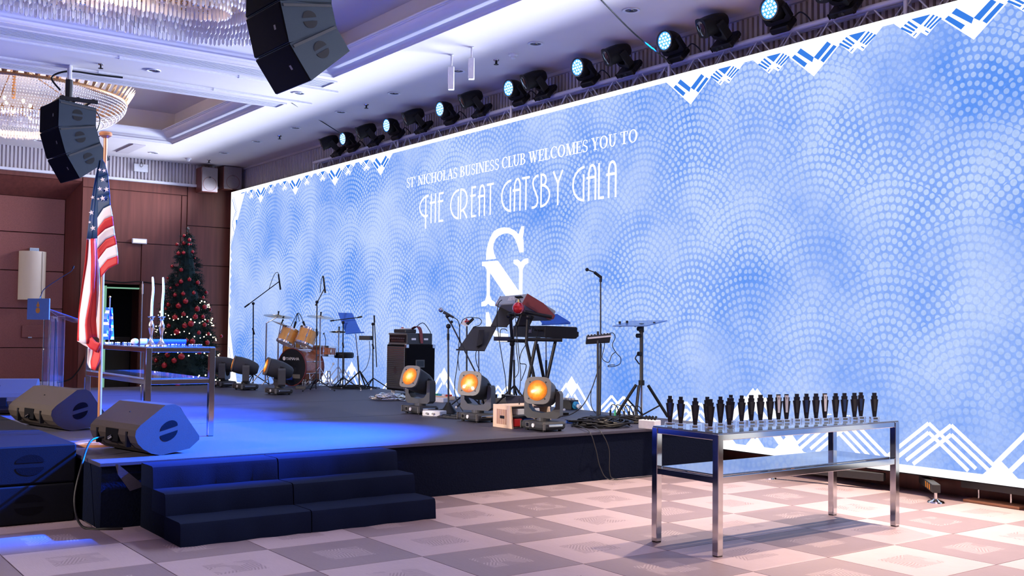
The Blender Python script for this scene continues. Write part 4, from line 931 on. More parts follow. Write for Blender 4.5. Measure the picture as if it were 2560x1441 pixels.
# ================================================================== glass console tables
def console(loc, lx, ly, label):
    g = thing('console_table', label, 'table', loc, 0, 'chrome console tables with glass tops'); H_ = .82; w = .052
    hx, hy = lx/2, ly/2
    for sx in (-1, 1):
        for sy in (-1, 1):
            lg = MB().bbox(sx*hx, sx*(hx-w), sy*hy, sy*(hy-w), .006, H_-.004, .003).build('leg', 'steel', g)
            MB().box(sx*(hx-.003), sx*(hx-w+.003), sy*(hy-.003), sy*(hy-w+.003), 0, .006).build('pad', 'black', lg)
    for z0, z1, nm_ in ((H_-.045, H_-.004, 'top_rail'), (.485, .53, 'shelf_rail')):
        for s in (-1, 1):
            MB().bbox(-hx+w, hx-w, s*(hy-.006), s*(hy-w+.006), z0, z1, .003).build(nm_, 'steel', g)
            MB().bbox(s*(hx-.006), s*(hx-w+.006), -hy+w, hy-w, z0, z1, .003).build(nm_, 'steel', g)
    MB().bbox(-hx+.004, hx-.004, -hy+.004, hy-.004, H_-.004, H_+.006, .002).build('glass_top', 'table_glass', g)
    MB().bbox(-hx+w, hx-w, -hy+w, hy-w, .530, .540, .002).build('glass_shelf', 'table_glass', g)
    return g
console((-5.175, 6.33, 0), .635, 2.07, 'chrome and glass console table on the floor holding the trophies')
console((-10.49, 3.22, SH), 2.07, .635, 'chrome and glass console table on the stage holding the candlesticks')
# trophies
TT = .8265
def trophy(loc, rz, label, light):
    g = thing('trophy', label, 'trophy', loc, rz, 'smoked art deco trophies on the console table')
    MB().bbox(-.036, .036, -.022, .022, 0, .024, .002).build('block', 'clear_block', g)
    mm = 'paper' if light == 2 else ('navy' if light == 1 else 'smoke_acrylic')
    b = MB()
    for (w0, w1, zt, th) in ((.0085, .0145, .214, .020), (.0115, .0225, .190, .015), (.0145, .0300, .162, .010)):
        for yy in (1,):
            b.add([(-w0*.9, -th/2, .022), (w0*.9, -th/2, .022), (w1, -th/2, zt), (-w1, -th/2, zt), (-w0*.9, th/2, .022), (w0*.9, th/2, .022), (w1, th/2, zt), (-w1, th/2, zt)], [(0, 1, 2, 3), (7, 6, 5, 4), (0, 4, 5, 1), (1, 5, 6, 2), (2, 6, 7, 3), (3, 7, 4, 0)])
    b.build('blade', 'smoke_acrylic', g)
    if light == 2:
        MB().add([(-.0085, -.0108, .075), (.0085, -.0108, .075), (.0135, -.0108, .205), (-.0135, -.0108, .205)], [(0, 1, 2, 3)]).build('face_plate', 'paper', g)
        lettering('S', .022, 'black', g, T(-.006, -.0114, .176) @ Matrix.Rotation(PI/2, 4, 'X'), 'emblem')
    else:
        MB().add([(-.0085, -.0108, .07), (.0085, -.0108, .07), (.0125, -.0108, .165), (-.0125, -.0108, .165)], [(0, 1, 2, 3)]).build('face_plate', 'navy' if light else 'charcoal', g)
    MB().box(-.018, .018, -.0235, -.0222, .004, .02).build('name_plate', 'silver', g)
U = [(1675, 'y', 5.43), (1702, 'y', 5.43), (1738, 'y', 5.43), (1768, 'y', 5.60), (1776, 'y', 5.43), (1801, 'x', -5.22), (1827, 'x', -5.33), (1823, 'x', -5.08), (1854, 'x', -5.24), (1878, 'x', -5.24), (1901, 'x', -5.23), (1925, 'x', -5.22), (1946, 'x', -5.21), (1966, 'x', -5.20), (1992, 'x', -5.19),
     (2016, 'x', -5.17), (2040, 'x', -5.15), (2062, 'x', -5.13), (2089, 'x', -5.11), (2111, 'x', -5.09), (2136, 'x', -5.07), (2152, 'x', -5.09), (2186, 'x', -5.0)]
ords = ['first', 'second', 'third', 'fourth', 'fifth', 'sixth', 'seventh', 'eighth', 'ninth', 'tenth', 'eleventh', 'twelfth', 'thirteenth', 'fourteenth', 'fifteenth', 'sixteenth', 'seventeenth', 'eighteenth', 'nineteenth', 'twentieth', 'twenty-first', 'twenty-second', 'last']
for k, (u, ax, val) in enumerate(U):
    p = onY(u, 1060, val) if ax == 'y' else onX(u, 1050, val)
    lt = 2 if k in (12, 13, 17) else (1 if k in (0, 1, 15, 19, 21) else 0)
    rz = math.atan2(-p.y, -p.x)+PI/2+random.uniform(-.12, .12)+(.35 if k > 8 else 0)
    trophy((p.x, p.y, TT), rz, ords[k]+(' smoked trophy with pale face from the left end of the row' if lt == 2 else ' smoked art deco trophy from the left end of the row'), lt)
# candlesticks
for u, k in ((377, 0), (403, 1)):
    p = onX(u, 860, -9.68); g = thing('candlestick', ('left', 'right')[k]+' silver candlestick with a white taper candle', 'candlestick', (p.x, p.y, SH+.8265), 0, 'silver candlesticks on the stage table')
    MB().lathe([(0, 0), (.055, 0), (.052, .012), (.03, .028), (.016, .055), (.012, .09), (.015, .12), (.026, .165), (.027, .19), (.015, .225), (.012, .235), (.02, .245), (.02, .262), (.034, .268), (.034, .274), (0, .274)], 20).build('holder', 'silver', g, smooth=True)
    s = .012 if k == 0 else .010
    MB().tube(curve([(0, 0, .272), (.002+s*.3, 0, .40), (s*.8, s*.5, .52), (s*.2, 0, .635)], 5), [.0125, .0125, .0125, .012, .012, .012, .0118, .0118, .0115, .0115, .011, .011, .0105, .010, .009, .007], 10).build('candle', 'candle', g, smooth=True)
p = onX(345, 858, -10.6); g = thing('rolled_banner', 'blue roll with white band and round wooden end on the stage table', 'banner', (p.x, p.y, SH+.8265), -.2)
MB().cyl((0, .06, .028), (0, .46, .028), .026, n=14).build('roll', 'blue_cloth', g, smooth=True); MB().cyl((0, .02, .03), (0, .085, .03), .029, n=14).build('band', 'flag_white', g, smooth=True)
MB().ball((0, -.03, .03), .030, 12, 8, (1, 1.3, 1)).build('knob', 'light_wood', g, smooth=True)
for k, (u, l, x) in enumerate(((290, 'small pile of silver trinkets beside the flag pole on the table', -10.9), (462, 'row of glittering silver trinkets right of the candlesticks', -9.85))):
    p = onX(u, 858, x); g = thing('silver_trinkets', l, 'trinkets', (p.x, p.y, SH+.8265)); b = MB()
    for q in range(26):
        t = random.uniform(-.16, .16); b.ball((random.uniform(-.03, .03), t, .010), random.uniform(.006, .011), 6, 4)
    tag(b.build('links', 'silver', g), kind='stuff'); tag(g, kind=None)
# small flag on the table
p = onX(272, 850, -11.2); g = thing('table_flag', 'small furled blue and white flag on a thin pole', 'flag', (p.x, p.y, SH+.8265))
MB().cyl((0, 0, 0), (0, 0, .475), .007).build('pole', 'silver', g); MB().lathe([(0, 0), (.04, 0), (.035, .012), (0, .014)], 14).build('base', 'white_plastic', g); MB().ball((0, 0, .48), .012, 8, 6).build('finial', 'brass', g)
b = MB(); vs = []
for i in range(12):
    z = .37-i*.03; wv = .012*math.sin(i*1.3)
    vs += [(.0, -.045-.004*i+wv, z), (.03, -.02+wv, z), (-.01, .0, z), (.03, .02-wv, z), (.0, .03+.002*i, z)]
for i in range(11):
    for q in range(4):
        b.cur = 1 if (i+q) % 4 == 1 else 0; b.add([vs[i*5+q], vs[i*5+q+1], vs[i*5+5+q+1], vs[i*5+5+q]], [(0, 1, 2, 3)])
b.build('cloth', ['blue_panel', 'flag_white'], g)
# ================================================================== large flag on its pole
P0 = Vector((-9.22, 2.455, SH)); g = thing('flag_on_pole', 'tall wooden pole with a draped stars and stripes flag', 'flag', P0)
ptop = at(264, 340, P0)
MB().lathe([(0, 0), (.20, 0), (.20, .02), (.17, .032), (.05, .036), (.045, .06), (0, .06)], 28).build('base', 'wood_pole', g, smooth=True)
tl = ptop-P0
MB().cyl((0, 0, .05), tl, .0165, .0155, n=14).build('pole', 'wood_pole', g, smooth=True)
MB().lathe([(.018, -.02), (.05, .0), (.055, .018), (.048, .032), (0, .036)], 18, Matrix.Translation(tl)).build('finial', 'wood_pole', g, smooth=True)
def FP(x, y, dd): return at(140+x/2.575, 420+y/2.575, P0, dd)-P0          # from the zoomed view of the flag
def sheet(cols, mats, name, amp, ph, base, n=18):
    # cols: boundary polylines, top to bottom; strips between neighbours
    def samp(pl, t):
        f = t*(len(pl)-1); i = min(int(f), len(pl)-2); a, b_ = pl[i], pl[i+1]; q = f-i; return (a[0]+(b_[0]-a[0])*q, a[1]+(b_[1]-a[1])*q)
    b = MB(); S = 4
    names = sorted(set(mats)); 
    for c in range(len(cols)-1):
        b.cur = names.index(mats[c]); vs = []
        for i in range(n+1):
            t = i/n; A, B_ = samp(cols[c], t), samp(cols[c+1], t)
            for q in range(S+1):
                f = q/S; s_ = (c+f)*1.0
                vs.append(FP(A[0]+(B_[0]-A[0])*f, A[1]+(B_[1]-A[1])*f, base+amp*math.sin(s_*ph+t*1.2)))
        b.add(vs, [(i*(S+1)+q, i*(S+1)+q+1, (i+1)*(S+1)+q+1, (i+1)*(S+1)+q) for i in range(n) for q in range(S)])
    o = b.build(name, names, g, smooth=True)
    md = o.modifiers.new('cloth_thickness', 'SOLIDIFY'); md.thickness = .003
    return o
# right fold: navy, then slanted stripes; rows run from its left to its right edge
rows = [[(292, -60), (298, -60), (316, -30)], [(270, 60), (300, 55), (335, 40)], [(264, 200), (300, 190), (346, 170)], [(266, 322), (305, 262), (350, 240)], [(268, 392), (315, 330), (365, 310)], [(267, 442), (318, 395), (372, 372)], [(265, 522), (320, 460), (380, 435)], [(270, 592), (325, 520), (390, 492)], [(282, 650), (330, 590), (398, 566)], [(288, 705), (335, 650), (400, 618)]]
sheet(rows, ['flag_navy', 'flag_navy', 'flag_navy', 'flag_white', 'flag_red', 'flag_white', 'flag_red', 'flag_white', 'flag_red'], 'front_fold', .012, 1.1, -.06, 10)
# left fold: navy above, hanging stripes below
sheet([[(276, -50), (240, 120), (215, 300), (198, 458)], [(282, -50), (262, 120), (245, 300), (232, 456)], [(290, -50), (285, 120), (272, 300), (268, 454)]], ['flag_navy', 'flag_navy'], 'canton', .02, 1.5, -.02, 8)
sheet([[(198, 458), (186, 600), (160, 800), (143, 950), (135, 1115)], [(204, 457), (200, 600), (172, 800), (150, 960), (148, 1122)], [(222, 456), (226, 600), (222, 800), (186, 1000), (196, 1130)], [(240, 455), (248, 600), (240, 800), (216, 1000), (232, 1090)], [(256, 455), (262, 600), (262, 800), (258, 960), (268, 1090)], [(270, 455), (276, 600), (283, 800), (284, 980), (290, 1110)]],
      ['flag_red', 'flag_white', 'flag_red', 'flag_red', 'flag_white'], 'hanging_stripes', .03, 1.7, .0)
sheet([[(136, 1115), (160, 1130), (200, 1150)], [(186, 1120), (215, 1160), (262, 1190)], [(232, 1090), (258, 1120), (290, 1130)]], ['flag_white', 'flag_red'], 'lower_hem', .02, 1.5, -.03, 6)
sheet([[(205, 1150), (203, 1200), (200, 1260), (212, 1285)], [(240, 1150), (236, 1200), (222, 1250), (228, 1296)], [(285, 1120), (286, 1190), (285, 1230), (252, 1305)]], ['flag_white', 'flag_red'], 'tail', .025, 1.6, -.01, 8)
st_ = MB(); sp_ = None
for (x, y, r) in ((300, 75, 16), (282, 135, 15), (325, 138, 17), (300, 195, 18), (236, 190, 13), (228, 288, 17), (238, 388, 18), (282, 12, 12), (310, 18, 13), (217, 350, 10), (272, 200, 10)):
    c = FP(x, y, -.085); rr = r/2.575/276; pts = []
    for i in range(10):
        a = PI/2+i*PI/5+.2; q = rr if i % 2 == 0 else rr*.42; pts.append(c+RT*(q*math.cos(a))+UP*(q*math.sin(a)))
    MB().add([p_ for p_ in pts]+[c-FH*.003], [(i, (i+1) % 10, 10) for i in range(10)]).build('star', 'flag_white', g)
# ================================================================== acrylic lectern
L0 = Vector((-15.7, 3.53, SH)); g = thing('lectern', 'clear acrylic lectern with a slanted top and gooseneck microphone', 'lectern', L0)
MB().bbox(-.28, .28, -.22, .22, 0, .025, .006).build('foot', 'acrylic', g)
for s in (-1, 1): MB().bbox(s*.20-.02, s*.20+.02, -.095, .095, .025, 1.13, .006).build('upright', 'acrylic', g)
MB().bbox(-.18, .18, -.035, -.02, .025, 1.10, .003).build('panel', 'acrylic', g)
M = T(0, -.02, 1.165) @ Matrix.Rotation(math.radians(-19), 4, 'X')
MB().bbox(-.30, .30, -.26, .38, 0, .02, .004, M).build('desk', 'acrylic', g); MB().bbox(-.30, .30, .36, .385, .0, .06, .004, M).build('lip', 'acrylic', g)
MB().bbox(-.28, .28, -.22, .30, .021, .026, .002, M).build('sheet', 'blue_panel', g)
sg = MB().bbox(-.20, .20, -.315, -.295, 1.08, 1.37, .004).build('sign', 'sign_plate', g); sg.rotation_euler = (0, 0, .55); sg.location = (.16, -.02, 0)
em = MB().lathe([(0, 0), (.038, 0), (.038, .003), (0, .003)], 20, T(0, -.3155, 1.205) @ Matrix.Rotation(PI/2, 4, 'X')).lathe([(0, 0), (.026, 0), (.026, .003), (0, .003)], 16, T(0, -.3155, 1.275) @ Matrix.Rotation(PI/2, 4, 'X')).cyl((0, -.317, 1.29), (0, -.317, 1.325), .006); e_ = em.build('emblem', 'orange_stripe', sg)
mp = curve([at(97, 755, L0)-L0, at(103, 738, L0)-L0, at(112, 722, L0)-L0, at(150, 696, L0)-L0, at(176, 680, L0)-L0, at(182, 672, L0)-L0], 6)
MB().tube(mp, .006).build('gooseneck', 'charcoal', g, smooth=True); MB().cyl(mp[-1], mp[-1]+Vector((.0, .012, .04)), .014, .012).build('microphone', 'black', g, smooth=True); MB().cyl(mp[0], mp[5], .012, .009).build('gooseneck_base', 'chrome', g)
cable('lectern_cable', 'thin cable hanging from the lectern to the stage', [at(140, 800, L0), at(141, 880, L0), at(143, 940, L0), at(146, 974, L0)], .006, 'charcoal')
# ================================================================== Christmas tree with baubles and fairy lights
TR = onX(463, 800, -21.5); TR = Vector((TR.x, TR.y, 0)); HT = 3.56
g = thing('christmas_tree', 'tall dark green Christmas tree in the far corner', 'tree', TR)
MB().cyl((0, 0, 0), (0, 0, HT*.96), .05, .01).build('trunk', 'dark_wood', g); MB().lathe([(0, 0), (.28, 0), (.26, .05), (.08, .08), (0, .08)], 16).build('stand', 'dark_wood', g)
def tr_r(z): return .035+.80*max(0, (HT-z)/HT)**.86
b = MB(); cnt = 2300
for k in range(cnt):
    z = .18+(HT-.18)*(1-math.sqrt(random.random()))*1.0; a = random.uniform(0, 2*PI); r = tr_r(z)*random.uniform(.62, 1.04)
    c = Vector((r*math.cos(a), r*math.sin(a), z)); out = Vector((math.cos(a), math.sin(a), random.uniform(-.55, .15))).normalized(); ln = random.uniform(.12, .22)*(0.55+.45*(HT-z)/HT)
    side = out.cross(Vector((0, 0, 1))).normalized(); upv = side.cross(out)
    p0 = c-out*ln*.5
    for q in range(7):
        t = q/6; p_ = p0+out*(ln*t); wd = .055*(1-t*.6)
        ax = side*math.cos(q*1.3)+upv*math.sin(q*1.3)
        tip1 = p_+ax*wd+out*.04; tip2 = p_-ax*wd+out*.04; e = out*.011
        b.add([p_-e, p_+e, tip1], [(0, 1, 2)]); b.add([p_-e, p_+e, tip2], [(0, 1, 2)])
b.add([TR*0+Vector((.62*tr_r(z)*math.cos(t), .62*tr_r(z)*math.sin(t), z)) for z in (.25, 1.2, 2.4, 3.4) for t in [2*PI*i/10 for i in range(10)]], [(k*10+i, k*10+(i+1) % 10, (k+1)*10+(i+1) % 10, (k+1)*10+i) for k in range(3) for i in range(10)])
tag(b.build('needles', 'fir', g), kind='stuff')
def on_tree(x, y, fac=1.0):                       # the photo's bauble seen on the front of the cone
    u, v = 380+x/3.432, 560+y/3.432
    p = at(u, v, TR); z = p.z; side = Vector((FH.y, -FH.x, 0)); lat = (p-TR).dot(side); R_ = tr_r(z)*fac
    dep = -math.sqrt(max(0, R_*R_-lat*lat)); return at(u, v, TR, dep)
balls = [(275, 103, 14), (320, 138, 16), (274, 165, 16), (213, 177, 14), (315, 177, 11), (335, 177, 6), (228, 254, 19), (271, 250, 16), (348, 240, 14), (370, 295, 7), (175, 367, 18), (251, 395, 18), (136, 468, 12), (250, 495, 19), (321, 478, 17), (393, 504, 18), (215, 521, 16), (162, 556, 16), (197, 611, 18), (268, 600, 18), (358, 592, 16), (466, 590, 15), (441, 630, 12), (288, 665, 23), (139, 692, 20), (228, 704, 24), (388, 730, 23), (451, 714, 20), (497, 735, 15), (120, 730, 12), (270, 775, 19), (197, 802, 23), (372, 797, 22), (437, 798, 18), (478, 835, 13), (143, 876, 19), (280, 874, 22), (334, 858, 26), (451, 867, 18), (40, 908, 17), (213, 928, 26), (402, 935, 17), (485, 945, 15), (594, 964, 13), (135, 1010, 18), (297, 1002, 18), (347, 1010, 24), (474, 1020, 20), (133, 1126, 22), (253, 1140, 27), (190, 1175, 23), (35, 1172, 19), (106, 1215, 24), (408, 1104, 18), (220, 1370, 25), (185, 1360, 16), (8, 1105, 10)]
me_b = None
def ordinal(n):
    one = ['', 'first', 'second', 'third', 'fourth', 'fifth', 'sixth', 'seventh', 'eighth', 'ninth', 'tenth', 'eleventh', 'twelfth', 'thirteenth', 'fourteenth', 'fifteenth', 'sixteenth', 'seventeenth', 'eighteenth', 'nineteenth']
    if n < 20: return one[n]
    t, u_ = divmod(n, 10); tens = {2: 'twent', 3: 'thirt', 4: 'fort', 5: 'fift'}[t]
    return tens+'ieth' if u_ == 0 else tens+'y-'+one[u_]
for (x, y, r) in balls:
    p = on_tree(x, y, 1.06); rr = r/3.432/117
    zone = 'near the tip' if y < 300 else ('on the upper half' if y < 620 else ('amid the fairy lights' if y < 1050 else 'on the lowest branches'))
    rank = sorted(balls, key=lambda q: q[1]).index((x, y, r))+1
    g2 = thing('bauble', ordinal(rank)+' red bauble from the top of the Christmas tree, '+zone, 'bauble', p, random.uniform(0, 6), 'red baubles on the Christmas tree'); g2.scale = (rr, rr, rr)
    if me_b is None:
        me_b = (MB().ball((0, 0, 0), 1, 16, 10).build('ball', 'red_ball', g2, smooth=True), MB().cyl((0, 0, .95), (0, 0, 1.25), .22, n=8).build('cap', 'brass', g2))
    else:
        for q in me_b: inst(q, g2, (0, 0, 0))
g = thing('fairy_lights', 'string of warm white fairy lights wound round the Christmas tree', 'fairy lights', TR); wr = MB(); lt = MB()
for (za, zb, turns, ph) in ((2.0, 1.55, 1.2, .3), (1.65, 1.15, 1.3, 1.2), (1.15, .75, 1.2, 2.6), (.75, .28, 1.6, .8)):
    pts = []; n = int(80*turns)
    for i in range(n):
        t = i/(n-1); z = za+(zb-za)*t+.05*math.sin(i*.55); a = ph+t*turns*2*PI; r = tr_r(z)*1.07; q = Vector((r*math.cos(a), r*math.sin(a), z)); pts.append(q)
        if i % 2 == 0: lt.ball(q+Vector((random.uniform(-.02, .02), random.uniform(-.02, .02), -.01)), random.uniform(.009, .016), 6, 4)
    wr.tube(pts, .003, 4)
wr.build('wire', 'fir', g); tag(lt.build('bulbs', 'fairy', g), kind='stuff')
# ================================================================== drum kit
def c6(x, y): return (560+x/3.895, 640+y/3.895)
def c7(x, y): return (920+x/3.133, 640+y/3.133)
def c8(x, y): return (1400+x/3.133, 640+y/3.133)
def px(f, x, y, ref, dd=0.0): u, v = f(x, y); return at(u, v, ref, dd)
def lift(p_): return Vector((p_.x, p_.y, max(p_.z, .012)))            # nothing of a stand sinks into the deck
AX = Matrix.Rotation(PI/2, 4, 'X')
def drum(name, label, loc, rot, r, h, shell, top, bottom, lugs=8, head=True):
    g = thing(name, label, 'drum', loc, 0, 'drums of the kit', rot=rot)
    MB().lathe([(r*.97, -h/2), (r, -h/2), (r, h/2), (r*.97, h/2)], 32, close=True).build('shell', shell, g, smooth=True)
    MB().lathe([(0, h/2+.002), (r*.985, h/2+.002), (r*.985, h/2+.006), (0, h/2+.006)], 32).build('head', top, g)
    MB().lathe([(0, -h/2-.006), (r*.985, -h/2-.006), (r*.985, -h/2-.002), (0, -h/2-.002)], 32).build('head', bottom, g)
    for z in (h/2, -h/2): MB().lathe([(r*1.0, z-.018), (r*1.035, z-.018), (r*1.035, z+.016), (r*1.0, z+.016)], 32, close=True).build('hoop', 'chrome' if name != 'bass_drum' else 'maroon', g, smooth=True)
    lg = None
    for i in range(lugs):
        t = 2*PI*(i+.5)/lugs
        if lg is None: lg = MB().cyl((0, 0, -h*.46), (0, 0, h*.46), .004, n=6).bbox(-.016, .012, -.012, .012, -.03, .03, .005).build('lug', 'chrome', g, loc=(r*1.03*math.cos(t), r*1.03*math.sin(t), 0), rot=(0, 0, t))
        else: inst(lg, g, (r*1.03*math.cos(t), r*1.03*math.sin(t), 0), (0, 0, t))
    return g
aB = math.radians(-67); fB = Vector((math.cos(aB), math.sin(aB), 0)); BD = Vector((-16.72, 7.62, SH+.335))
rotB = fB.to_track_quat('Z', 'Y').to_euler()
BDg = drum('bass_drum', 'large maple bass drum with black front head', BD+Vector((-.10, .20, 0)), rotB, .315, .44, 'maple_shell', 'drum_front', 'drum_head', 10)
# maker's name on the front head
q = fB.to_track_quat('Z', 'Y'); xr = Vector((0, 0, 1)).cross(fB).normalized(); Mw = Matrix((xr, Vector((0, 0, 1)), fB)).transposed().to_4x4()
Mw.translation = BD+Vector((-.10, .20, 0))+fB*.228+xr*-.135+Vector((0, 0, .12))
BDg_inv = Matrix.LocRotScale(BD+Vector((-.10, .20, 0)), rotB, None).inverted()
lettering('YAMAHA', .072, 'white_paint', BDg, BDg_inv @ Mw); Mw2 = Mw.copy(); Mw2.translation += xr*-.045+Vector((0, 0, .025)); MB().lathe([(0, 0), (.034, 0), (.034, .001), (0, .001)], 18, BDg_inv @ Mw2).build('emblem', 'white_paint', BDg)
Mw3 = Mw.copy(); Mw3.translation = BD+Vector((-.10, .20, 0))+fB*.228+Vector((0, 0, -.12)); MB().box(-.12, .02, -.10, .10, 0, .001, BDg_inv @ Mw3).build('panel', 'blue_cloth', BDg); MB().box(.02, .19, -.07, .0, 0, .0012, BDg_inv @ Mw3).build('panel', 'bezel', BDg)
for s in (-1, 1):
    a = BD+Vector((-.10, .20, 0))+fB*.12+xr*(s*.30)+Vector((0, 0, -.1)); b_ = a+fB*.12+xr*(s*.14); b_.z = SH+.01
    MB().cyl(BDg_inv @ a, BDg_inv @ b_, .010).build('spur', 'chrome', BDg)
side = Vector((FH.y, -FH.x, 0))
def tilt_rot(dirn, ang):  # z axis leant towards dirn by ang
    z = (Vector((0, 0, 1))*math.cos(ang)+Vector(dirn).normalized()*math.sin(ang)); return z.to_track_quat('Z', 'Y').to_euler()
drum('tom_drum', 'left rack tom above the bass drum', px(c6, 625, 785, BD, .10), tilt_rot(-fB*1.0+side*.5, .45), .155, .25, 'gold_wood', 'drum_head', 'drum_head', 6)
drum('tom_drum', 'right rack tom above the bass drum', px(c6, 808, 790, BD, .0), tilt_rot(-fB*1.0+side*.6, .38), .165, .26, 'gold_wood', 'drum_head', 'drum_head', 6)
th = thing('tom_holder', 'chrome double tom holder on the bass drum', 'holder', px(c6, 690, 905, BD, .1)); h0 = px(c6, 690, 905, BD, .1)
MB().cyl((0, 0, 0), px(c6, 690, 740, BD, .1)-h0, .013).build('post', 'chrome', th); MB().tube([px(c6, 640, 780, BD, .1)-h0, px(c6, 690, 750, BD, .1)-h0, px(c6, 745, 775, BD, .1)-h0], .011).build('arm', 'chrome', th)
drum('floor_tom', 'golden floor tom low between the rack toms and bass drum', px(c6, 690, 890, BD, .75), tilt_rot(-fB, .1), .21, .30, 'gold_wood', 'drum_head', 'drum_head', 8)
SN = px(c6, 978, 928, BD, .35); drum('snare_drum', 'shallow maple snare drum right of the bass drum', SN, tilt_rot(-fB, .05), .20, .15, 'maple_shell', 'drum_head', 'drum_head', 10)
def tripod(g, base, h0, r, m, spread=.26, z0=None, n=3, ph=.4, feet=True):
    for k in range(n):
        t = ph+2*PI*k/n; e = Vector((spread*math.cos(t), spread*math.sin(t), .012)); lg = MB().cyl(Vector((0, 0, h0)), e, r).build('leg', m, g, smooth=True)
        if feet: MB().ball(e+Vector((0, 0, .003)), r*1.5, 8, 6).build('foot', 'paper' if m == 'chrome' or m == 'black' else 'black', lg)
def stand_things(name, label, cat, u, v, group=None):
    p = onS(u, v); g = thing(name, label, cat, p, 0, group); return g, p
def cymbal_stand(label, base, top, r, tl, arm=None, group='cymbals on chrome stands'):
    g = thing('cymbal', label, 'cymbal', base, 0, group); o = Vector(base)
    pts = [Vector((0, 0, .05))]+[q_-o for q_ in (arm or [])]+[top-o]
    for a, b_ in zip(pts[:-1], pts[1:]): MB().cyl(a, b_, .013 if a.z < .4 else .009).build('tube', 'chrome', g, smooth=True)
    tripod(g, base, .34, .009, 'chrome', .27)
    M = Matrix.Translation(top-o) @ tl.to_matrix().to_4x4()
    MB().lathe([(0, .042), (.02, .040), (.05, .026), (.06, .020), (r*.6, .010), (r, 0), (r, -.002), (r*.6, .007), (.05, .022), (0, .036)], 32, M).build('cymbal', 'cymbal', g, smooth=True)
    MB().cyl(M @ Vector((0, 0, .04)), M @ Vector((0, 0, .075)), .012).build('felt', 'black', g); MB().cyl(M @ Vector((0, 0, .07)), M @ Vector((0, 0, .095)), .015).build('wing_nut', 'black', g)
    return g
def gnd(p): return Vector((p.x, p.y, SH))
tp = px(c6, 527, 592, BD, .1); el = px(c6, 415, 655, BD, .1); cymbal_stand('left crash cymbal on a chrome boom stand', gnd(el), tp, .25, tilt_rot(side*.5+FH, .13), [el])
tp = px(c6, 940, 600, BD, .1); cymbal_stand('right crash cymbal on a straight chrome stand', gnd(tp), tp, .235, tilt_rot(side*.6+FH, .13))
tp = px(c6, 556, 668, BD, .35); el = px(c6, 530, 790, BD, .35); cymbal_stand('steeply tilted cymbal behind the left rack tom', gnd(el), tp, .19, tilt_rot(side+FH*.4, .38), [el])
tp = px(c6, 1120, 742, BD, .5); g = cymbal_stand('pair of hi-hat cymbals behind the blue music stand', gnd(tp), tp, .18, tilt_rot(FH, .08)); MB().lathe([(0, -.02), (.05, -.018), (.17, .0), (.17, -.003), (0, -.024)], 28, Matrix.Translation(tp-gnd(tp)+Vector((0, 0, -.01)))).build('lower_cymbal', 'cymbal', g, smooth=True)
p = px(c6, 1168, 968, BD, .55); g = thing('drum_throne', 'black round drum stool on chrome legs', 'stool', gnd(p)); hz = p.z-SH
MB().lathe([(0, hz-.05), (.16, hz-.05), (.175, hz-.03), (.175, hz+.03), (.155, hz+.05), (0, hz+.05)], 28).build('seat', 'black', g, smooth=True); MB().cyl((0, 0, .1), (0, 0, hz-.05), .02).build('post', 'chrome', g); tripod(g, p, .30, .012, 'chrome', .25)
p = px(c6, 760, 1270, BD, -.3); g = thing('kick_pedal', 'chrome pedal and small hardware beside the bass drum', 'pedal', gnd(px(c6, 960, 1240, BD, .2)))
MB().bbox(-.05, .05, -.14, .14, 0, .02, .004).build('plate', 'chrome', g); MB().bbox(-.035, .035, -.12, .12, .03, .045, .004, Matrix.Rotation(.25, 4, 'X')).build('footboard', 'steel', g); MB().cyl((-.05, .12, .01), (-.05, .12, .26), .01).build('post', 'chrome', g); MB().cyl((.05, .12, .01), (.05, .12, .26), .01).build('post', 'chrome', g); MB().cyl((-.06, .12, .26), (.06, .12, .26), .008).build('axle', 'chrome', g); MB().cyl((0, .12, .26), (0, .2, .38), .006).ball((0, .2, .39), .022, 8, 6).build('beater', 'white_plastic', g)
# stage box with plugs beside the bass drum
g = thing('stage_box', 'row of upright plugs in a low stage box beside the bass drum', 'stage box', onS(*c6(800, 1290)), -.75); MB().bbox(-.30, .30, -.09, .09, 0, .05, .006).build('box', 'charcoal', g)
pl = None
for k in range(9):
    if pl is None: pl = MB().cyl((0, 0, .05), (0, 0, .11), .012, n=8).cyl((0, 0, .11), (.01, .02, .15), .008, n=6).build('plug', 'silver', g, loc=(-.26+k*.063, 0, 0))
    else: inst(pl, g, (-.26+k*.063, random.uniform(-.03, .03), 0))
# ================================================================== microphone stands and music stands
def boom_mic(name, label, base_uv, f, knee, boom_a, boom_b, mic_a, mic_b, m='black', foot='tri', cab=None, dd=0.0, basept=None, rp=.010):
    b0 = basept or onS(*base_uv); g = thing(name, label, 'microphone stand', b0, 0, 'microphone stands on the stage')
    q = lambda xy: px(f, xy[0], xy[1], b0, dd)-b0
    kn = q(knee); MB().cyl((0, 0, .03), (kn.x, kn.y, kn.z), rp).build('pole', m, g, smooth=True); MB().cyl((0, 0, kn.z*.62), (kn.x, kn.y, kn.z*.70), rp*1.5).build('clutch', 'black', g)
    if boom_a: MB().cyl(q(boom_a), q(boom_b), .008).build('boom', m, g, smooth=True); MB().ball(kn, .026, 10, 8).build('joint', 'black', g, smooth=True); MB().cyl(q(boom_a), q(boom_a)+(q(boom_b)-q(boom_a))*.14, .013).build('counterweight', 'black', g)
    if mic_a: MB().cyl(q(mic_a), q(mic_b), .013, .015).build('microphone', 'black', g, smooth=True)
    if foot == 'tri': tripod(g, b0, .20, .009, m, .30, ph=.9)
    else: MB().lathe([(0, 0), (.11, 0), (.11, .012), (.05, .05), (.028, .10), (.02, .13), (0, .13)], 20).build('foot', 'black', g, smooth=True)
    if cab: MB().tube(curve([q(c_) for c_ in cab], 6), .005, 5).build('cable', 'black', g, smooth=True)
    return g, b0
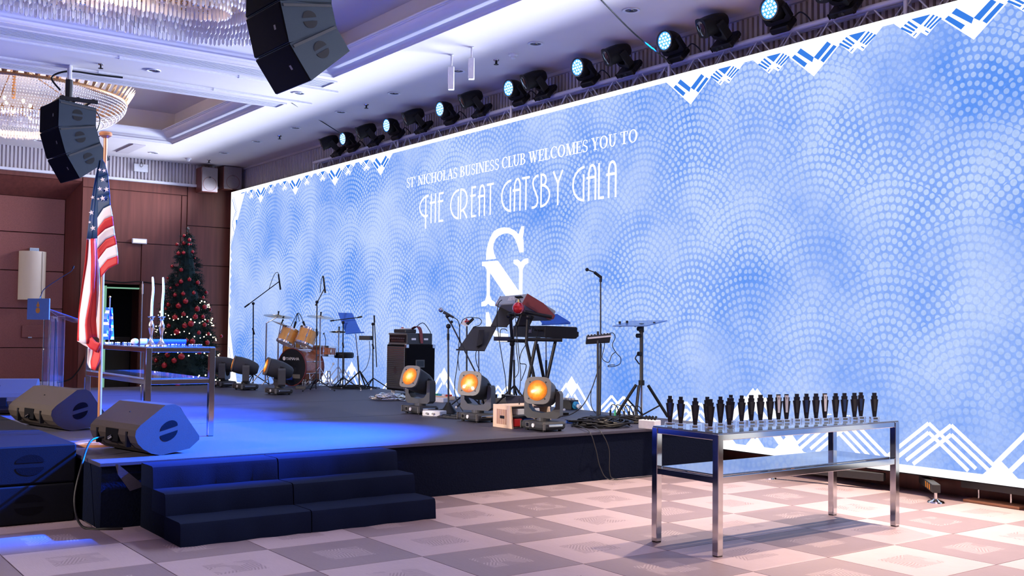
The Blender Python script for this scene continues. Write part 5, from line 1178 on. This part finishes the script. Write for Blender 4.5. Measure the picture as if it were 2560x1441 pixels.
boom_mic('microphone_stand', 'tall boom microphone stand left of the drum kit', c6(283, 1262), c6, (285, 465), (200, 502), (535, 252), (530, 178), (550, 330), cab=[(440, 318), (470, 230), (500, 170), (525, 165), (533, 190)])
boom_mic('microphone_stand', 'tall boom microphone stand right of the bass drum', c6(895, 1318), c6, (906, 450), (892, 485), (980, 315), (967, 200), (986, 362), cab=[(935, 360), (945, 260), (962, 195), (970, 215)], m='charcoal')
boom_mic('microphone_stand', 'microphone stand with level boom behind the blue music stand', c6(1155, 1300), c6, (1160, 650), (1035, 634), (1300, 602), (1300, 602), (1345, 592))
g, b0 = boom_mic('microphone_stand', 'stand with hanging boom and small device right of the blue music stand', c6(1450, 1310), c6, (1450, 665), (1462, 580), (1487, 1085), None, None)
dv = px(c6, 1380, 800, b0)-b0; MB().bbox(-.10, .10, -.05, .05, -.035, .035, .006, Matrix.Translation(dv) @ Rz(.6)).build('device', 'charcoal', g); MB().cyl(dv, px(c6, 1450, 810, b0)-b0, .01).build('clamp', 'black', g)
MB().tube(curve([px(c6, x, y, b0)-b0 for x, y in ((1415, 830), (1420, 960), (1390, 1080), (1340, 1140))], 6), .005, 5).build('cable', 'black', g)
# clip-on drum microphones
for k, (pts, l) in enumerate((([(650, 690), (690, 610), (715, 560), (700, 640), (680, 710)], 'left black clip microphone over the rack toms'), ([(735, 640), (720, 560), (745, 580), (770, 640), (788, 688)], 'right black clip microphone over the rack toms'), ([(985, 885), (990, 820), (975, 760), (968, 755)], 'black microphone over the snare drum'))):
    P_ = [px(c6, x, y, BD, .05) for x, y in pts]; g = thing('drum_microphone', l, 'microphone', P_[0]); MB().tube(curve([p_-P_[0] for p_ in P_[:-1]], 5), .006, 6).build('neck', 'black', g, smooth=True)
    MB().cyl(P_[-2]-P_[0], P_[-1]-P_[0], .020, .016).build('capsule', 'black', g, smooth=True)
def panel4(name, pts, m, parent, o, th=.006):
    P_ = [Vector(p_)-o for p_ in pts]; n = (P_[1]-P_[0]).cross(P_[2]-P_[0]).normalized()*th
    L = len(P_); return MB().add(P_+[p_+n for p_ in P_], [tuple(range(L)), tuple(range(2*L-1, L-1, -1))]+[(i, (i+1) % L, L+(i+1) % L, L+i) for i in range(L)]).build(name, m, parent)
def quad_at(f, xys, ref, dds): return [px(f, x, y, ref, d) for (x, y), d in zip(xys, dds)]
def music_stand(label, base, f, quad, dds, ledge, m, pole_top, foot='tri', group='music stands on the stage'):
    g = thing('music_stand', label, 'music stand', base, 0, group); b0 = Vector(base)
    panel4('desk', quad_at(f, quad, b0, dds), m, g, b0)
    a, b_ = px(f, ledge[0][0], ledge[0][1], b0, dds[2])-b0, px(f, ledge[1][0], ledge[1][1], b0, dds[2])-b0; MB().cyl(a, b_, .012, n=6).build('ledge', m, g)
    pt = px(f, pole_top[0], pole_top[1], b0)-b0; MB().cyl((0, 0, .05), (pt.x*.5, pt.y*.5, pt.z*.6), .014).build('pole', 'charcoal', g, smooth=True); MB().cyl((pt.x*.4, pt.y*.4, pt.z*.55), pt, .009).build('upper_pole', 'steel', g, smooth=True)
    tripod(g, b0, .30, .012, 'black', .30, ph=.2)
    return g, b0
music_stand('music stand with a blue lit desk in front of the drums', onS(*c6(1320, 1300)), c6, [(1108, 553), (1250, 558), (1335, 748), (1185, 757)], (.12, .12, -.05, -.05), ((1185, 757), (1365, 746)), 'blue_panel', (1282, 760))
# ================================================================== bass amplifier
nc = Vector((-13.86, 8.18, SH)); Wd, Dp, z0, z1 = .60, .52, .06, .77
g = thing('bass_cabinet', 'black bass speaker cabinet with a metal grille on castors', 'speaker', nc)
MB().bbox(-Wd, 0, 0, Dp, z0, z1, .012).build('cabinet', 'black_matte', g); MB().bbox(-Wd+.03, -.03, -.012, .0, z0+.03, z1-.03, .006).build('grille', 'grey_plastic', g)
for sx in (-.17, -.43):
    for zz in (.22, .57): MB().lathe([(0, .0), (.05, .0), (.118, -.010), (.125, -.012), (.118, -.016), (.05, -.006), (0, -.006)], 20, T(sx, -.004, z0+zz-.04) @ AX).build('cone', 'bezel', g, smooth=True)
for k in range(22): MB().box(-Wd+.035, -.035, -.0165, -.0145, z0+.04+k*.0295, z0+.049+k*.0295).build('grille_bar', 'silver', g)
MB().add([(-.30, -.018, .44), (-.255, -.018, .37), (-.30, -.018, .30), (-.345, -.018, .37)], [(0, 1, 2, 3)]).build('badge', 'silver', g)
hd_ = MB().bbox(-.002, .006, .17, .33, .42, .54, .01).build('handle', 'grey_plastic', g); MB().box(.006, .008, .19, .31, .44, .52).build('recess', 'black_gloss', hd_)
for x in (-Wd, 0):
    for y in (0, Dp):
        for z in (z0, z1): MB().bbox(x-.025 if x else x-.05, x+.05 if x else x+.006, y-.006 if y == 0 else y-.05, y+.05 if y == 0 else y+.006, z-.006 if z == z0 else z-.05, z+.05 if z == z0 else z+.006, .006).build('corner', 'steel', g) if x == 0 else None
for x in (-.52, -.08):
    for y in (.08, .44): MB().cyl((x-.012, y, .03), (x+.012, y, .03), .03, n=14).build('castor', 'paper', g)
g = thing('amplifier_head', 'bass amplifier head in a metal-edged rack case', 'amplifier', nc+Vector((0, .02, z1+.002))); MB().bbox(-.57, -.02, 0, .46, 0, .175, .01).build('case', 'charcoal', g)
MB().box(-.54, -.05, -.004, .0, .03, .15).build('front_panel', 'black_gloss', g); MB().box(-.57, -.02, -.008, .0, .15, .175).box(-.57, -.02, -.008, 0, 0, .025).build('edge', 'bezel', g)
for k in range(8): MB().cyl((-.49+k*.055, -.004, .095), (-.49+k*.055, -.018, .095), .011, n=10).build('knob', 'silver', g)
for k in range(10): MB().box(-.48+k*.04, -.468+k*.04, -.007, -.004, .045, .07).build('switch', 'silver', g)
for y in (.12, .34): MB().bbox(-.022, -.014, y-.04, y+.04, .07, .10, .004).build('latch', 'paper', g)
g = thing('effects_box', 'small dark effects box with leads on the amplifier head', 'effects unit', nc+Vector((-.30, .16, z1+.179))); MB().bbox(-.20, .16, -.10, .10, 0, .06, .01).build('box', 'charcoal', g); MB().bbox(-.06, .12, -.08, .04, .06, .075, .004).build('panel', 'paper', g); MB().cyl((-.1, 0, .06), (-.1, 0, .09), .02).build('knob', 'red', g)
g = thing('guitar_strap', 'brown leather strap folded over the amplifier head', 'strap', nc+Vector((-.02, .24, z1+.18)))
b = MB(); sp = curve([(-.22, -.02, .05), (-.10, 0, .10), (-.02, .01, .075), (.012, .02, .0), (.014, .03, -.10), (.014, .04, -.16)], 5); vs = []
for i, p_ in enumerate(sp): w_ = .035*(1-.4*i/len(sp)); vs += [p_+Vector((0, -w_, 0)), p_+Vector((0, w_, 0)), p_+Vector((.006, w_, .006)), p_+Vector((.006, -w_, .006))]
b.add(vs, [(i*4+k, i*4+(k+1) % 4, i*4+4+(k+1) % 4, i*4+4+k) for i in range(len(sp)-1) for k in range(4)]+[(0, 1, 2, 3), tuple(range(len(vs)-4, len(vs)))]).build('leather', 'maroon', g, smooth=True)
cable('amp_cable', 'black leads curling over the amplifier head', [nc+Vector((-.1, .2, z1+.25)), nc+Vector((-.02, .3, z1+.34)), nc+Vector((.02, .4, z1+.22)), nc+Vector((.0, .43, z1+.18))], .006)
# ================================================================== vocal microphone, gadget stand, black music stand
b0 = onS(1121, 1036); g = thing('vocal_microphone_stand', 'vocal microphone on a boom stand with a cone foot', 'microphone stand', b0)
q = lambda x, y, d=0: lift(px(c7, x, y, b0, d)-b0)
MB().cyl((0, 0, .06), q(628, 560), .011).build('pole', 'charcoal', g, smooth=True); MB().cyl(q(628, 660), q(628, 610), .016).build('clutch', 'black', g); MB().ball(q(630, 552), .03, 10, 8).build('joint', 'black', g, smooth=True); MB().ball(q(655, 518), .018, 8, 6).build('knob', 'black', g)
MB().cyl(q(612, 470), q(655, 540), .010).build('boom', 'charcoal', g, smooth=True); MB().cyl(q(655, 540), q(842, 912, .05), .009).build('boom_rear', 'charcoal', g, smooth=True)
MB().cyl(q(672, 484), q(590, 440), .013, .019, n=12).build('microphone', 'charcoal', g, smooth=True); MB().ball(q(572, 424), .030, 12, 8).build('grille', 'steel', g, smooth=True); MB().cyl(q(640, 462), q(610, 480), .02).build('clip', 'black', g)
MB().lathe([(0, 0), (.05, 0), (.11, .015), (.10, .03), (.05, .09), (.022, .14), (0, .14)], 20).build('foot', 'black', g, smooth=True)
MB().cyl((0, 0, .06), q(425, 1288, -.10), .014).build('leg', 'black', g)
MB().tube(curve([q(672, 484), q(705, 510), q(718, 580), q(712, 700), q(700, 850), q(680, 1000), q(690, 1120), (.2, .1, .01)], 6), .005, 5).build('cable', 'black', g, smooth=True)
b0 = onS(*c7(772, 1190)); g = thing('gadget_stand', 'thin stand carrying a red and white gadget and clip', 'stand', b0); q = lambda x, y, d=0: lift(px(c7, x, y, b0, d)-b0)
MB().cyl((0, 0, 0), q(774, 552), .011).build('pole', 'charcoal', g, smooth=True); panel4('tray', [q(725, 535)+b0, q(752, 500)+b0, q(800, 520)+b0, q(775, 553)+b0], 'white_plastic', g, b0, .02); panel4('clip', [q(765, 530, -.03)+b0, q(822, 482, -.03)+b0, q(832, 500, -.03)+b0, q(785, 545, -.03)+b0], 'black', g, b0, .02)
for k, (x, y) in enumerate(((772, 500), (785, 512), (765, 515))): MB().ball(q(x, y, -.02), .014, 8, 6).build('knob', 'red', g)
MB().tube(curve([q(730, 530), q(745, 500), q(790, 482), q(830, 486), q(870, 490), q(890, 515), q(870, 545), q(825, 560), q(818, 600), q(830, 620)], 5), .005, 5).build('cable', 'black', g); MB().tube(curve([q(722, 530), q(715, 600), q(725, 700), q(705, 800), q(715, 900)], 5), .005, 5).build('cable', 'black', g); tripod(g, b0, .2, .009, 'black', .26)
b0 = onS(*c7(868, 1195)); g, b0 = music_stand('black music stand seen from behind beside the keyboards', b0, c7, [(825, 556), (1012, 552), (915, 742), (700, 738)], (.10, .10, -.10, -.10), ((690, 735), (915, 742)), 'charcoal', (868, 720))
panel4('holder', quad_at(c7, [(868, 582), (912, 580), (895, 690), (850, 712)], b0, (-.04, -.04, -.12, -.12)), 'black', g, b0, .02); MB().tube(curve([px(c7, x, y, b0, -.08)-b0 for x, y in ((880, 690), (845, 760), (850, 840), (875, 900))], 5), .005, 5).build('cable', 'black', g)
# ================================================================== keyboards on their stand
K0 = onS(1318, 1038); ex = Vector((-.95, .312, 0)).normalized(); ey = Vector((.312, .95, 0)).normalized()
def kb(label, rear_px, length, depth, h, tilt, body, cheek, text, dd=0.0, name='keyboard'):
    o = px(c7, rear_px[0], rear_px[1], K0, dd)         # rear top corner of the near end
    g = thing(name, label, 'keyboard', o); R = Matrix((ex, ey, Vector((0, 0, 1)))).transposed().to_4x4() @ Matrix.Rotation(-tilt, 4, 'X')
    MB().bbox(.012, length-.012, 0, depth, -h, 0, .012, R).build('body', body, g); 
    for a in (0, length-.014): MB().prism([(0, 0), (depth*.55, .0), (depth+.01, -h*.42), (depth+.01, -h*.80), (depth*.9, -h-.004), (0, -h-.004)], .016, R @ Matrix(((0, 0, 1, a), (1, 0, 0, 0), (0, 1, 0, 0), (0, 0, 0, 1)))).build('end_cheek', cheek, g)
    MB().box(.06, length-.06, depth*.60, depth*.98, .0, .004, R).build('key_bed', 'white_plastic', g)
    Mx_ = R @ Matrix(((-1, 0, 0, length*.60), (0, 0, -1, -.002), (0, 1, 0, -h*.62), (0, 0, 0, 1)))
    lettering(text, h*.62, 'white_paint', g, Mx_)
    for k in range(5): MB().cyl(R @ Vector((.10+k*.05, 0, -h*.4)), R @ Vector((.10+k*.05, -.04, -h*.4)), .009).build('plug', 'black', g)
    return g
kb('upper keyboard with maroon end cheeks tilted on the stand', (1250, 296), 1.10, .43, .135, .50, 'kb_silver', 'maroon', 'KRONOS')
kb('lower black keyboard lying level on the stand', (1392, 548), 1.25, .42, .14, .03, 'black', 'black', 'Roland')
g = thing('keyboard_stand', 'black two-tier keyboard stand with splayed legs', 'stand', K0); q = lambda x, y, d=0: lift(px(c7, x, y, K0, d)-K0)
for a, b_, d in (((1112, 440), (1132, 690), .25), ((1252, 455), (1240, 690), 0), ((1240, 680), (1295, 930), 0), ((1318, 665), (1262, 945), 0), ((1322, 690), (1372, 935), .15), ((1468, 670), (1405, 955), .1), ((1262, 945), (1195, 1200), 0), ((1405, 955), (1360, 1195), .1), ((1295, 930), (1330, 1205), 0), ((1132, 690), (1100, 1180), .3), ((1372, 935), (1420, 1180), .15)):
    MB().cyl(q(a[0], a[1], d), q(b_[0], b_[1], d), .020, n=8).build('strut', 'black', g)
for a, b_, d in (((1230, 440), (1440, 480), 0), ((1240, 655), (1522, 660), 0), ((1025, 660), (1250, 668), .2), ((1110, 460), (1250, 460), .2)): MB().cyl(q(a[0], a[1], d), q(b_[0], b_[1], d), .022, n=8).build('support_arm', 'black', g)
for x, y, d in ((1105, 470, .2), (1255, 478, 0), (1130, 690, .2)): MB().ball(q(x, y, d-.03), .035, 10, 8).build('knob', 'black', g)
for x in (1230, 1380): MB().bbox(-.3, .3, -.02, .02, 0, .03, .006, Matrix.Translation(Vector((q(x, 1195).x, q(x, 1195).y, .002))) @ Rz(1.1)).build('floor_bar', 'black', g)
g = thing('red_mirror_ball', 'shiny red faceted ball hanging below the upper keyboard', 'ball', px(c7, 1178, 408, K0, -.12)); MB().ball((0, 0, 0), .072, 14, 10).build('ball', 'red_ball', g); MB().cyl((0, 0, .07), (0, 0, .1), .012).build('cap', 'brass', g)
P_ = onS(*c7(1395, 1205)); music_stand('music stand with a blue lit desk behind the keyboards', P_, c7, [(1318, 470), (1482, 455), (1585, 520), (1370, 535)], (.05, .05, -.1, -.1), ((1360, 538), (1585, 530)), 'blue_panel', (1395, 560))
P_ = onS(*c7(1145, 1200)); g, b0 = music_stand('black music desk below the upper keyboard', P_, c7, [(1032, 402), (1195, 430), (1090, 552), (962, 548)], (.05, .05, -.1, -.1), ((962, 548), (1092, 555)), 'charcoal', (1142, 560))
g = thing('black_tablet', 'dark tablet panel leaning behind the lower keyboard', 'tablet', px(c7, 1110, 560, K0, .35)); o = px(c7, 1110, 560, K0, .35); panel4('screen', quad_at(c7, [(1205, 425), (1312, 455), (1268, 545), (1150, 545)], K0, (.45, .45, .35, .35)), 'charcoal', g, o, .012); MB().cyl(px(c7, 1150, 548, K0, .35)-o, px(c7, 1270, 548, K0, .35)-o, .012).build('ledge', 'black', g)
g = thing('effects_pedal', 'small pedal with plugs hanging at the left keyboard arm', 'pedal', px(c7, 1055, 650, K0, .2)); MB().bbox(-.10, .10, -.06, .06, -.025, .025, .006, Rz(.7)).build('box', 'charcoal', g); MB().bbox(-.06, .06, -.05, .05, -.035, -.025, .003, Rz(.7)).build('light', 'exit_white', g)
for k, pts in enumerate(([(1050, 345), (1020, 380), (1010, 500), (1025, 640), (1050, 800), (1075, 950), (1085, 1060), (1110, 1150)], [(1160, 340), (1150, 420), (1165, 600), (1185, 800), (1195, 950), (1180, 1130)], [(1180, 330), (1210, 420), (1170, 560), (1160, 700), (1180, 900), (1140, 980), (1180, 1080)], [(1035, 640), (1040, 580), (1075, 575), (1090, 590)], [(1240, 690), (1200, 760), (1190, 840), (1240, 860), (1200, 980)], [(1290, 560), (1330, 600), (1300, 700), (1270, 860), (1250, 960), (1235, 1120)])):
    cable('keyboard_cable', ('first', 'second', 'third', 'fourth', 'fifth', 'sixth')[k]+' thin black lead dangling from the keyboards, counted from the left', [px(c7, x, y, K0, -.05+.02*k) for x, y in pts], .005, group='leads dangling from the keyboards', n=5, sm=6)
# ================================================================== right hand stands
b0 = onS(1499, 1043); g = thing('mixer_stand', 'tall straight stand carrying a headset clip at its top', 'microphone stand', b0); q = lambda x, y, d=0: lift(px(c8, x, y, b0, d)-b0)
MB().cyl((0, 0, .02), q(318, 690), .015).build('pole', 'charcoal', g, smooth=True); MB().cyl(q(318, 690), q(318, 195), .009).build('upper_pole', 'charcoal', g, smooth=True); MB().cyl(q(318, 205), q(320, 160), .016).build('clip_base', 'black', g)
MB().cyl(q(320, 168), q(268, 128), .018).build('clip', 'black', g); MB().cyl(q(268, 128), q(212, 108), .007).build('arm', 'black', g); MB().ball(q(212, 108), .022, 8, 6).build('capsule', 'black', g); MB().lathe([(0, 0), (.12, 0), (.11, .02), (.03, .03), (0, .03)], 20).build('foot', 'black', g, smooth=True)
b1 = onS(1494, 1046); g = thing('mixer_on_stand', 'small mixing desk clamped to a shorter stand', 'mixer', b1); q = lambda x, y, d=0: lift(px(c8, x, y, b1, d)-b1)
MB().cyl((0, 0, .02), q(297, 592), .014).build('pole', 'charcoal', g, smooth=True); panel4('top', quad_at(c8, [(205, 622), (388, 604), (402, 622), (215, 640)], b1, (.06, .06, -.05, -.05)), 'paper', g, b1, .02); panel4('front', quad_at(c8, [(210, 640), (400, 622), (388, 682), (202, 694)], b1, (-.05, -.05, .02, .02)), 'charcoal', g, b1, .03)
for k in range(7): MB().cyl(q(222+k*25, 630-k*2, -.02), q(222+k*25, 618-k*2, -.02), .010, n=8).build('knob', 'black', g)
MB().lathe([(0, 0), (.10, 0), (.09, .02), (.03, .03), (0, .03)], 20).build('foot', 'black', g, smooth=True)
MB().tube(curve([q(385, 610), q(415, 605), q(432, 640), q(410, 700), q(440, 760), q(475, 800), q(470, 845), q(430, 865), q(378, 868), q(385, 858), q(430, 855)], 6), .0045, 5).build('cable', 'black', g); MB().tube(curve([q(330, 625), q(348, 700), q(330, 800), q(380, 835), q(405, 780), q(432, 755)], 6), .0045, 5).build('cable', 'black', g); MB().tube(curve([q(318, 840), q(290, 920), q(245, 1050), q(180, 1170), q(90, 1240), q(0, 1275)], 6), .006, 5).build('cable', 'black', g); MB().tube(curve([q(245, 1050), q(240, 1120), q(250, 1190), q(280, 1235)], 6), .0045, 5).build('cable', 'black', g)
b0 = onS(1604, 1040); b0 = Vector((b0.x+.12, min(b0.y, 8.32), SH)); b0 = Vector(at(1604, 1046, b0)); b0.z = SH; g = thing('tripod_stand', 'heavy black tripod stand with a tilted clear plate on top', 'stand', b0); q = lambda x, y, d=0: lift(px(c8, x, y, b0, d)-b0)
MB().cyl((0, 0, .03), q(640, 980), .016).build('inner_pole', 'steel', g, smooth=True); MB().cyl(q(638, 985), q(638, 600), .022).build('pole', 'charcoal', g, smooth=True); MB().cyl(q(638, 600), q(638, 530), .030).build('collar', 'black', g)
for x, y in ((610, 572), (602, 626), (612, 768)): MB().cyl(q(x, y, -.03), q(x+22, y, -.01), .026, n=12).build('knob', 'black', g)
MB().cyl(q(638, 1015), q(638, 975), .036).build('hub', 'black', g); legs = (((596, 1012), (430, 1272), -.15), ((690, 1015), (845, 1240), .05), ((618, 1020), (590, 1275), -.30))
for a, e, d in legs:
    ee = q(e[0], e[1], d); ee.z = .015; MB().cyl(q(a[0], a[1], d*.15), ee, .018, n=10).build('leg', 'black', g, smooth=True)
for a, d in (((795, 1165), .04), ((530, 1125), -.08)): MB().cyl(q(a[0], a[1], d), q(645, 1248), .009).build('strut', 'black', g)
panel4('plate', quad_at(c8, [(412, 548), (560, 508), (840, 505), (675, 546)], b0, (-.12, .20, .20, -.12)), 'tint_plate', g, b0, .012)
for x, y in ((468, 525), (525, 520), (472, 550), (590, 550), (738, 530)): MB().cyl(q(x, y-12, .05), q(x, y+8, .05), .014, n=8).build('clamp', 'black', g)
MB().tube(curve([q(612, 768), q(590, 800), q(600, 820), q(622, 850)], 5), .008).build('chain', 'black', g)
# ================================================================== things lying on the stage
def box_thing(name, label, cat, u, v, d, rz, m, extras=None, z=SH, bev=.006):
    p_ = onZ(u, v, z); g = thing(name, label, cat, p_, rz); MB().bbox(-d[0]/2, d[0]/2, -d[1]/2, d[1]/2, 0, d[2], bev).build('body', m, g)
    return g, p_
p_ = onS(1256, 1070); g = thing('wooden_rack', 'light wooden rack box with slotted end beside the nearest moving head', 'rack', p_, 0); 
MB().prism([(-.17, 0), (.17, 0), (.13, .235), (-.17, .235)], .018, T(0, .0, 0) @ Matrix(((1, 0, 0, 0), (0, 0, 1, 0), (0, 1, 0, 0), (0, 0, 0, 1)))).build('end_panel', 'light_wood', g)
sl = None
for k in range(10): MB().box(-.10+k*.018, -.094+k*.018, -.002, .0, .035, .19).build('slot', 'maroon', g)
MB().bbox(-.045, .035, -.004, -.001, .095, .125, .001).build('hand_hole', 'black', g)
MB().bbox(-.15, .13, .018, .50, .223, .235, .002).build('top', 'light_wood', g); MB().bbox(-.15, .13, .018, .50, .12, .13, .002).build('shelf', 'charcoal', g); MB().bbox(-.15, .13, .018, .50, 0, .01, .002).build('bottom', 'charcoal', g)
MB().prism([(-.17, 0), (.17, 0), (.13, .235), (-.17, .235)], .018, T(0, .50, 0) @ Matrix(((1, 0, 0, 0), (0, 0, 1, 0), (0, 1, 0, 0), (0, 0, 0, 1)))).build('end_panel', 'light_wood', g)
MB().bbox(-.12, .12, .06, .17, .012, .10, .01).build('red_unit', 'red', g); MB().bbox(-.12, .11, .19, .34, .012, .09, .01).build('blue_unit', 'blue_cloth', g); MB().bbox(-.12, .12, .10, .40, .13, .20, .01).build('upper_unit', 'paper', g); MB().cyl((.02, .2, .235), (.02, .2, .30), .006).build('knob', 'black', g)
p_ = onS(1318, 1046); g = thing('laptop', 'open silver laptop turned away behind the nearest moving head', 'laptop', (p_.x, p_.y, SH+.03)); MB().bbox(-.17, .17, -.12, .12, 0, .016, .004, Rz(.2)).build('base', 'steel', g); MB().bbox(-.17, .17, -.006, .006, 0, .24, .004, Rz(.2) @ T(0, -.12, .012) @ Matrix.Rotation(.35, 4, 'X')).build('lid', 'steel', g); MB().bbox(-.15, .15, -.1, .1, -.028, 0, .003, Rz(.2)).build('riser', 'black', g)
g, p_ = box_thing('audio_box', 'small blue lit box with sockets beside the vocal microphone foot', 'audio box', 1086, 1040, (.24, .16, .06), .5, 'white_plastic'); MB().cyl((-.05, -.08, .03), (-.05, -.10, .03), .014).build('socket', 'steel', g); MB().cyl((.03, -.08, .03), (.03, -.10, .03), .014).build('socket', 'steel', g)
g, p_ = box_thing('power_strip', 'long grey power strip with plugs below the black music stand', 'power strip', 1250, 1008, (.52, .11, .07), 1.0, 'bezel')
for k in range(4): MB().bbox(-.20+k*.11, -.15+k*.11, -.02, .02, .07, .12, .006).build('plug', 'black', g)
g, p_ = box_thing('power_box', 'grey power box with blue round socket in front of the screen', 'power box', 1418, 1023, (.26, .15, .12), .2, 'charcoal'); MB().lathe([(0, 0), (.05, 0), (.05, .04), (.042, .05), (0, .05)], 20, T(.14, -.02, .055) @ Matrix.Rotation(PI/2, 4, 'Y')).build('socket', 'teal_plug', g, smooth=True); MB().box(-.08, -.03, -.077, -.075, .05, .09).build('label', 'paper', g)
for k in range(5): MB().bbox(-.11+k*.05, -.08+k*.05, -.02, .02, .12, .145, .004).build('breaker', 'white_plastic', g)
MB().cyl((.19, -.02, .05), (.25, -.04, .04), .028).build('plug', 'white_plastic', g)
g, p_ = box_thing('junction_unit', 'pale junction box with leads at the stage edge near the tripod', 'junction box', 1624, 1072, (.20, .13, .09), .25, 'white_plastic')
for k in range(4): MB().cyl((-.06+k*.04, 0, .09), (-.05+k*.04, .02, .13), .012).build('plug', 'black', g)
g, p_ = box_thing('plug_board', 'row of upright black plugs under the tripod', 'plug board', 1555, 1052, (.36, .09, .05), .35, 'black')
for k in range(6):
    MB().cyl((-.15+k*.06, 0, .05), (-.15+k*.06, 0, .11), .012, n=8).build('plug', 'green' if k == 1 else ('chrome' if k % 2 else 'black'), g); MB().tube(curve([(-.15+k*.06, 0, .11), (-.14+k*.06, .02, .17), (-.10+k*.06, .06, .15), (-.08+k*.06, .10, .03)], 4), .005, 5).build('lead', 'black', g)
g, p_ = box_thing('blue_case', 'flat blue lit case among the cables at the stage edge', 'case', 1455, 1060, (.30, .20, .035), .2, 'blue_panel'); MB().bbox(-.16, .16, -.11, .11, .035, .042, .003).build('lid', 'charcoal', g)
g, p_ = box_thing('di_box', 'small white box with leads behind the vocal microphone foot', 'audio box', 1100, 1006, (.20, .10, .06), .3, 'paper'); MB().cyl((-.05, -.05, .03), (-.05, -.07, .03), .012).build('socket', 'black', g)
g, p_ = box_thing('effects_board', 'low board of pedals and leads right of the bass cabinet', 'pedal board', 1108, 999, (.40, .12, .05), .1, 'light_wood')
for k in range(4): MB().bbox(-.17+k*.09, -.11+k*.09, -.04, .04, .05, .075, .004).build('pedal', ('green', 'teal_plug', 'paper', 'red')[k], g)
def tangle(name, label, c, r, n, m, rad=.006, seed=1, zmax=.10, flat_=1.0):
    rnd = random.Random(seed); g = thing(name, label, 'cables', c); b = MB()
    for k in range(n):
        pts = []; a = rnd.uniform(0, 6.28); rr = r*rnd.uniform(.3, 1)
        for i in range(7): a += rnd.uniform(.6, 1.4); q_ = rr*rnd.uniform(.5, 1.05); pts.append((q_*math.cos(a), q_*math.sin(a)*flat_, rad+rnd.uniform(0, zmax)*(1-q_/r*.6)))
        b.tube(curve(pts, 4), rad, 5)
    tag(b.build('leads', m, g, smooth=True), kind='stuff'); return g
tangle('cable_heap', 'pale coil of leads and gear in front of the bass cabinet', onS(975, 1001), .32, 16, 'silver', .008, 3, .12)
tangle('cable_heap', 'heap of black cables at the stage edge right of the nearest moving head', onS(1500, 1066), .42, 26, 'black', .009, 5, .10)
tangle('cable_heap', 'loose black cables around the tripod foot', onS(1585, 1056), .30, 16, 'black', .008, 6, .08)
tangle('cable_heap', 'thin cables lying round the vocal microphone foot', onS(1140, 1045), .28, 10, 'charcoal', .006, 8, .03)
tangle('cable_heap', 'cables lying behind the drum stands', onS(*c6(1250, 1290)), .5, 14, 'black', .007, 9, .05)
tangle('cable_heap', 'blue lit cables beside the bass cabinet castors', onS(1090, 994), .2, 8, 'teal_plug', .007, 10, .05)
for k, pts in enumerate(([(1440, 1068), (1473, 1076), (1489, 1122), (1500, 1168), (1520, 1196)], [(1470, 1066), (1500, 1073), (1522, 1122), (1523.6, 1176), (1533, 1193)])):
    P_ = [onX(u, v, -7.98) for u, v in pts]; P_[0] = onS(*pts[0])+Vector((0, 0, .02)); P_[1] = onX(pts[1][0], pts[1][1], -7.985); P_[1].z = SH+.01
    P_[-1].z = .012; e1 = P_[-1]+Vector((.06, .18, -.002)); e2 = P_[-1]+Vector((.03, .75, -.004)); cable('stage_edge_cable', ('left', 'right')[k]+' thin cable hanging over the stage edge to the floor', P_+[e1, e2], .005, 'charcoal', 'cables hanging over the stage edge')
P_ = [(-8.58, 2.32, .62), (-8.50, 2.20, .60), (-8.30, 2.09, .45), (-8.2, 2.02, .2), (-8.12, 2.06, .02), (-7.98, 2.2, .012), (-7.94, 2.3, .012)]
cable('monitor_cable', 'black cable drooping from the corner monitor down to the floor', P_, .009)
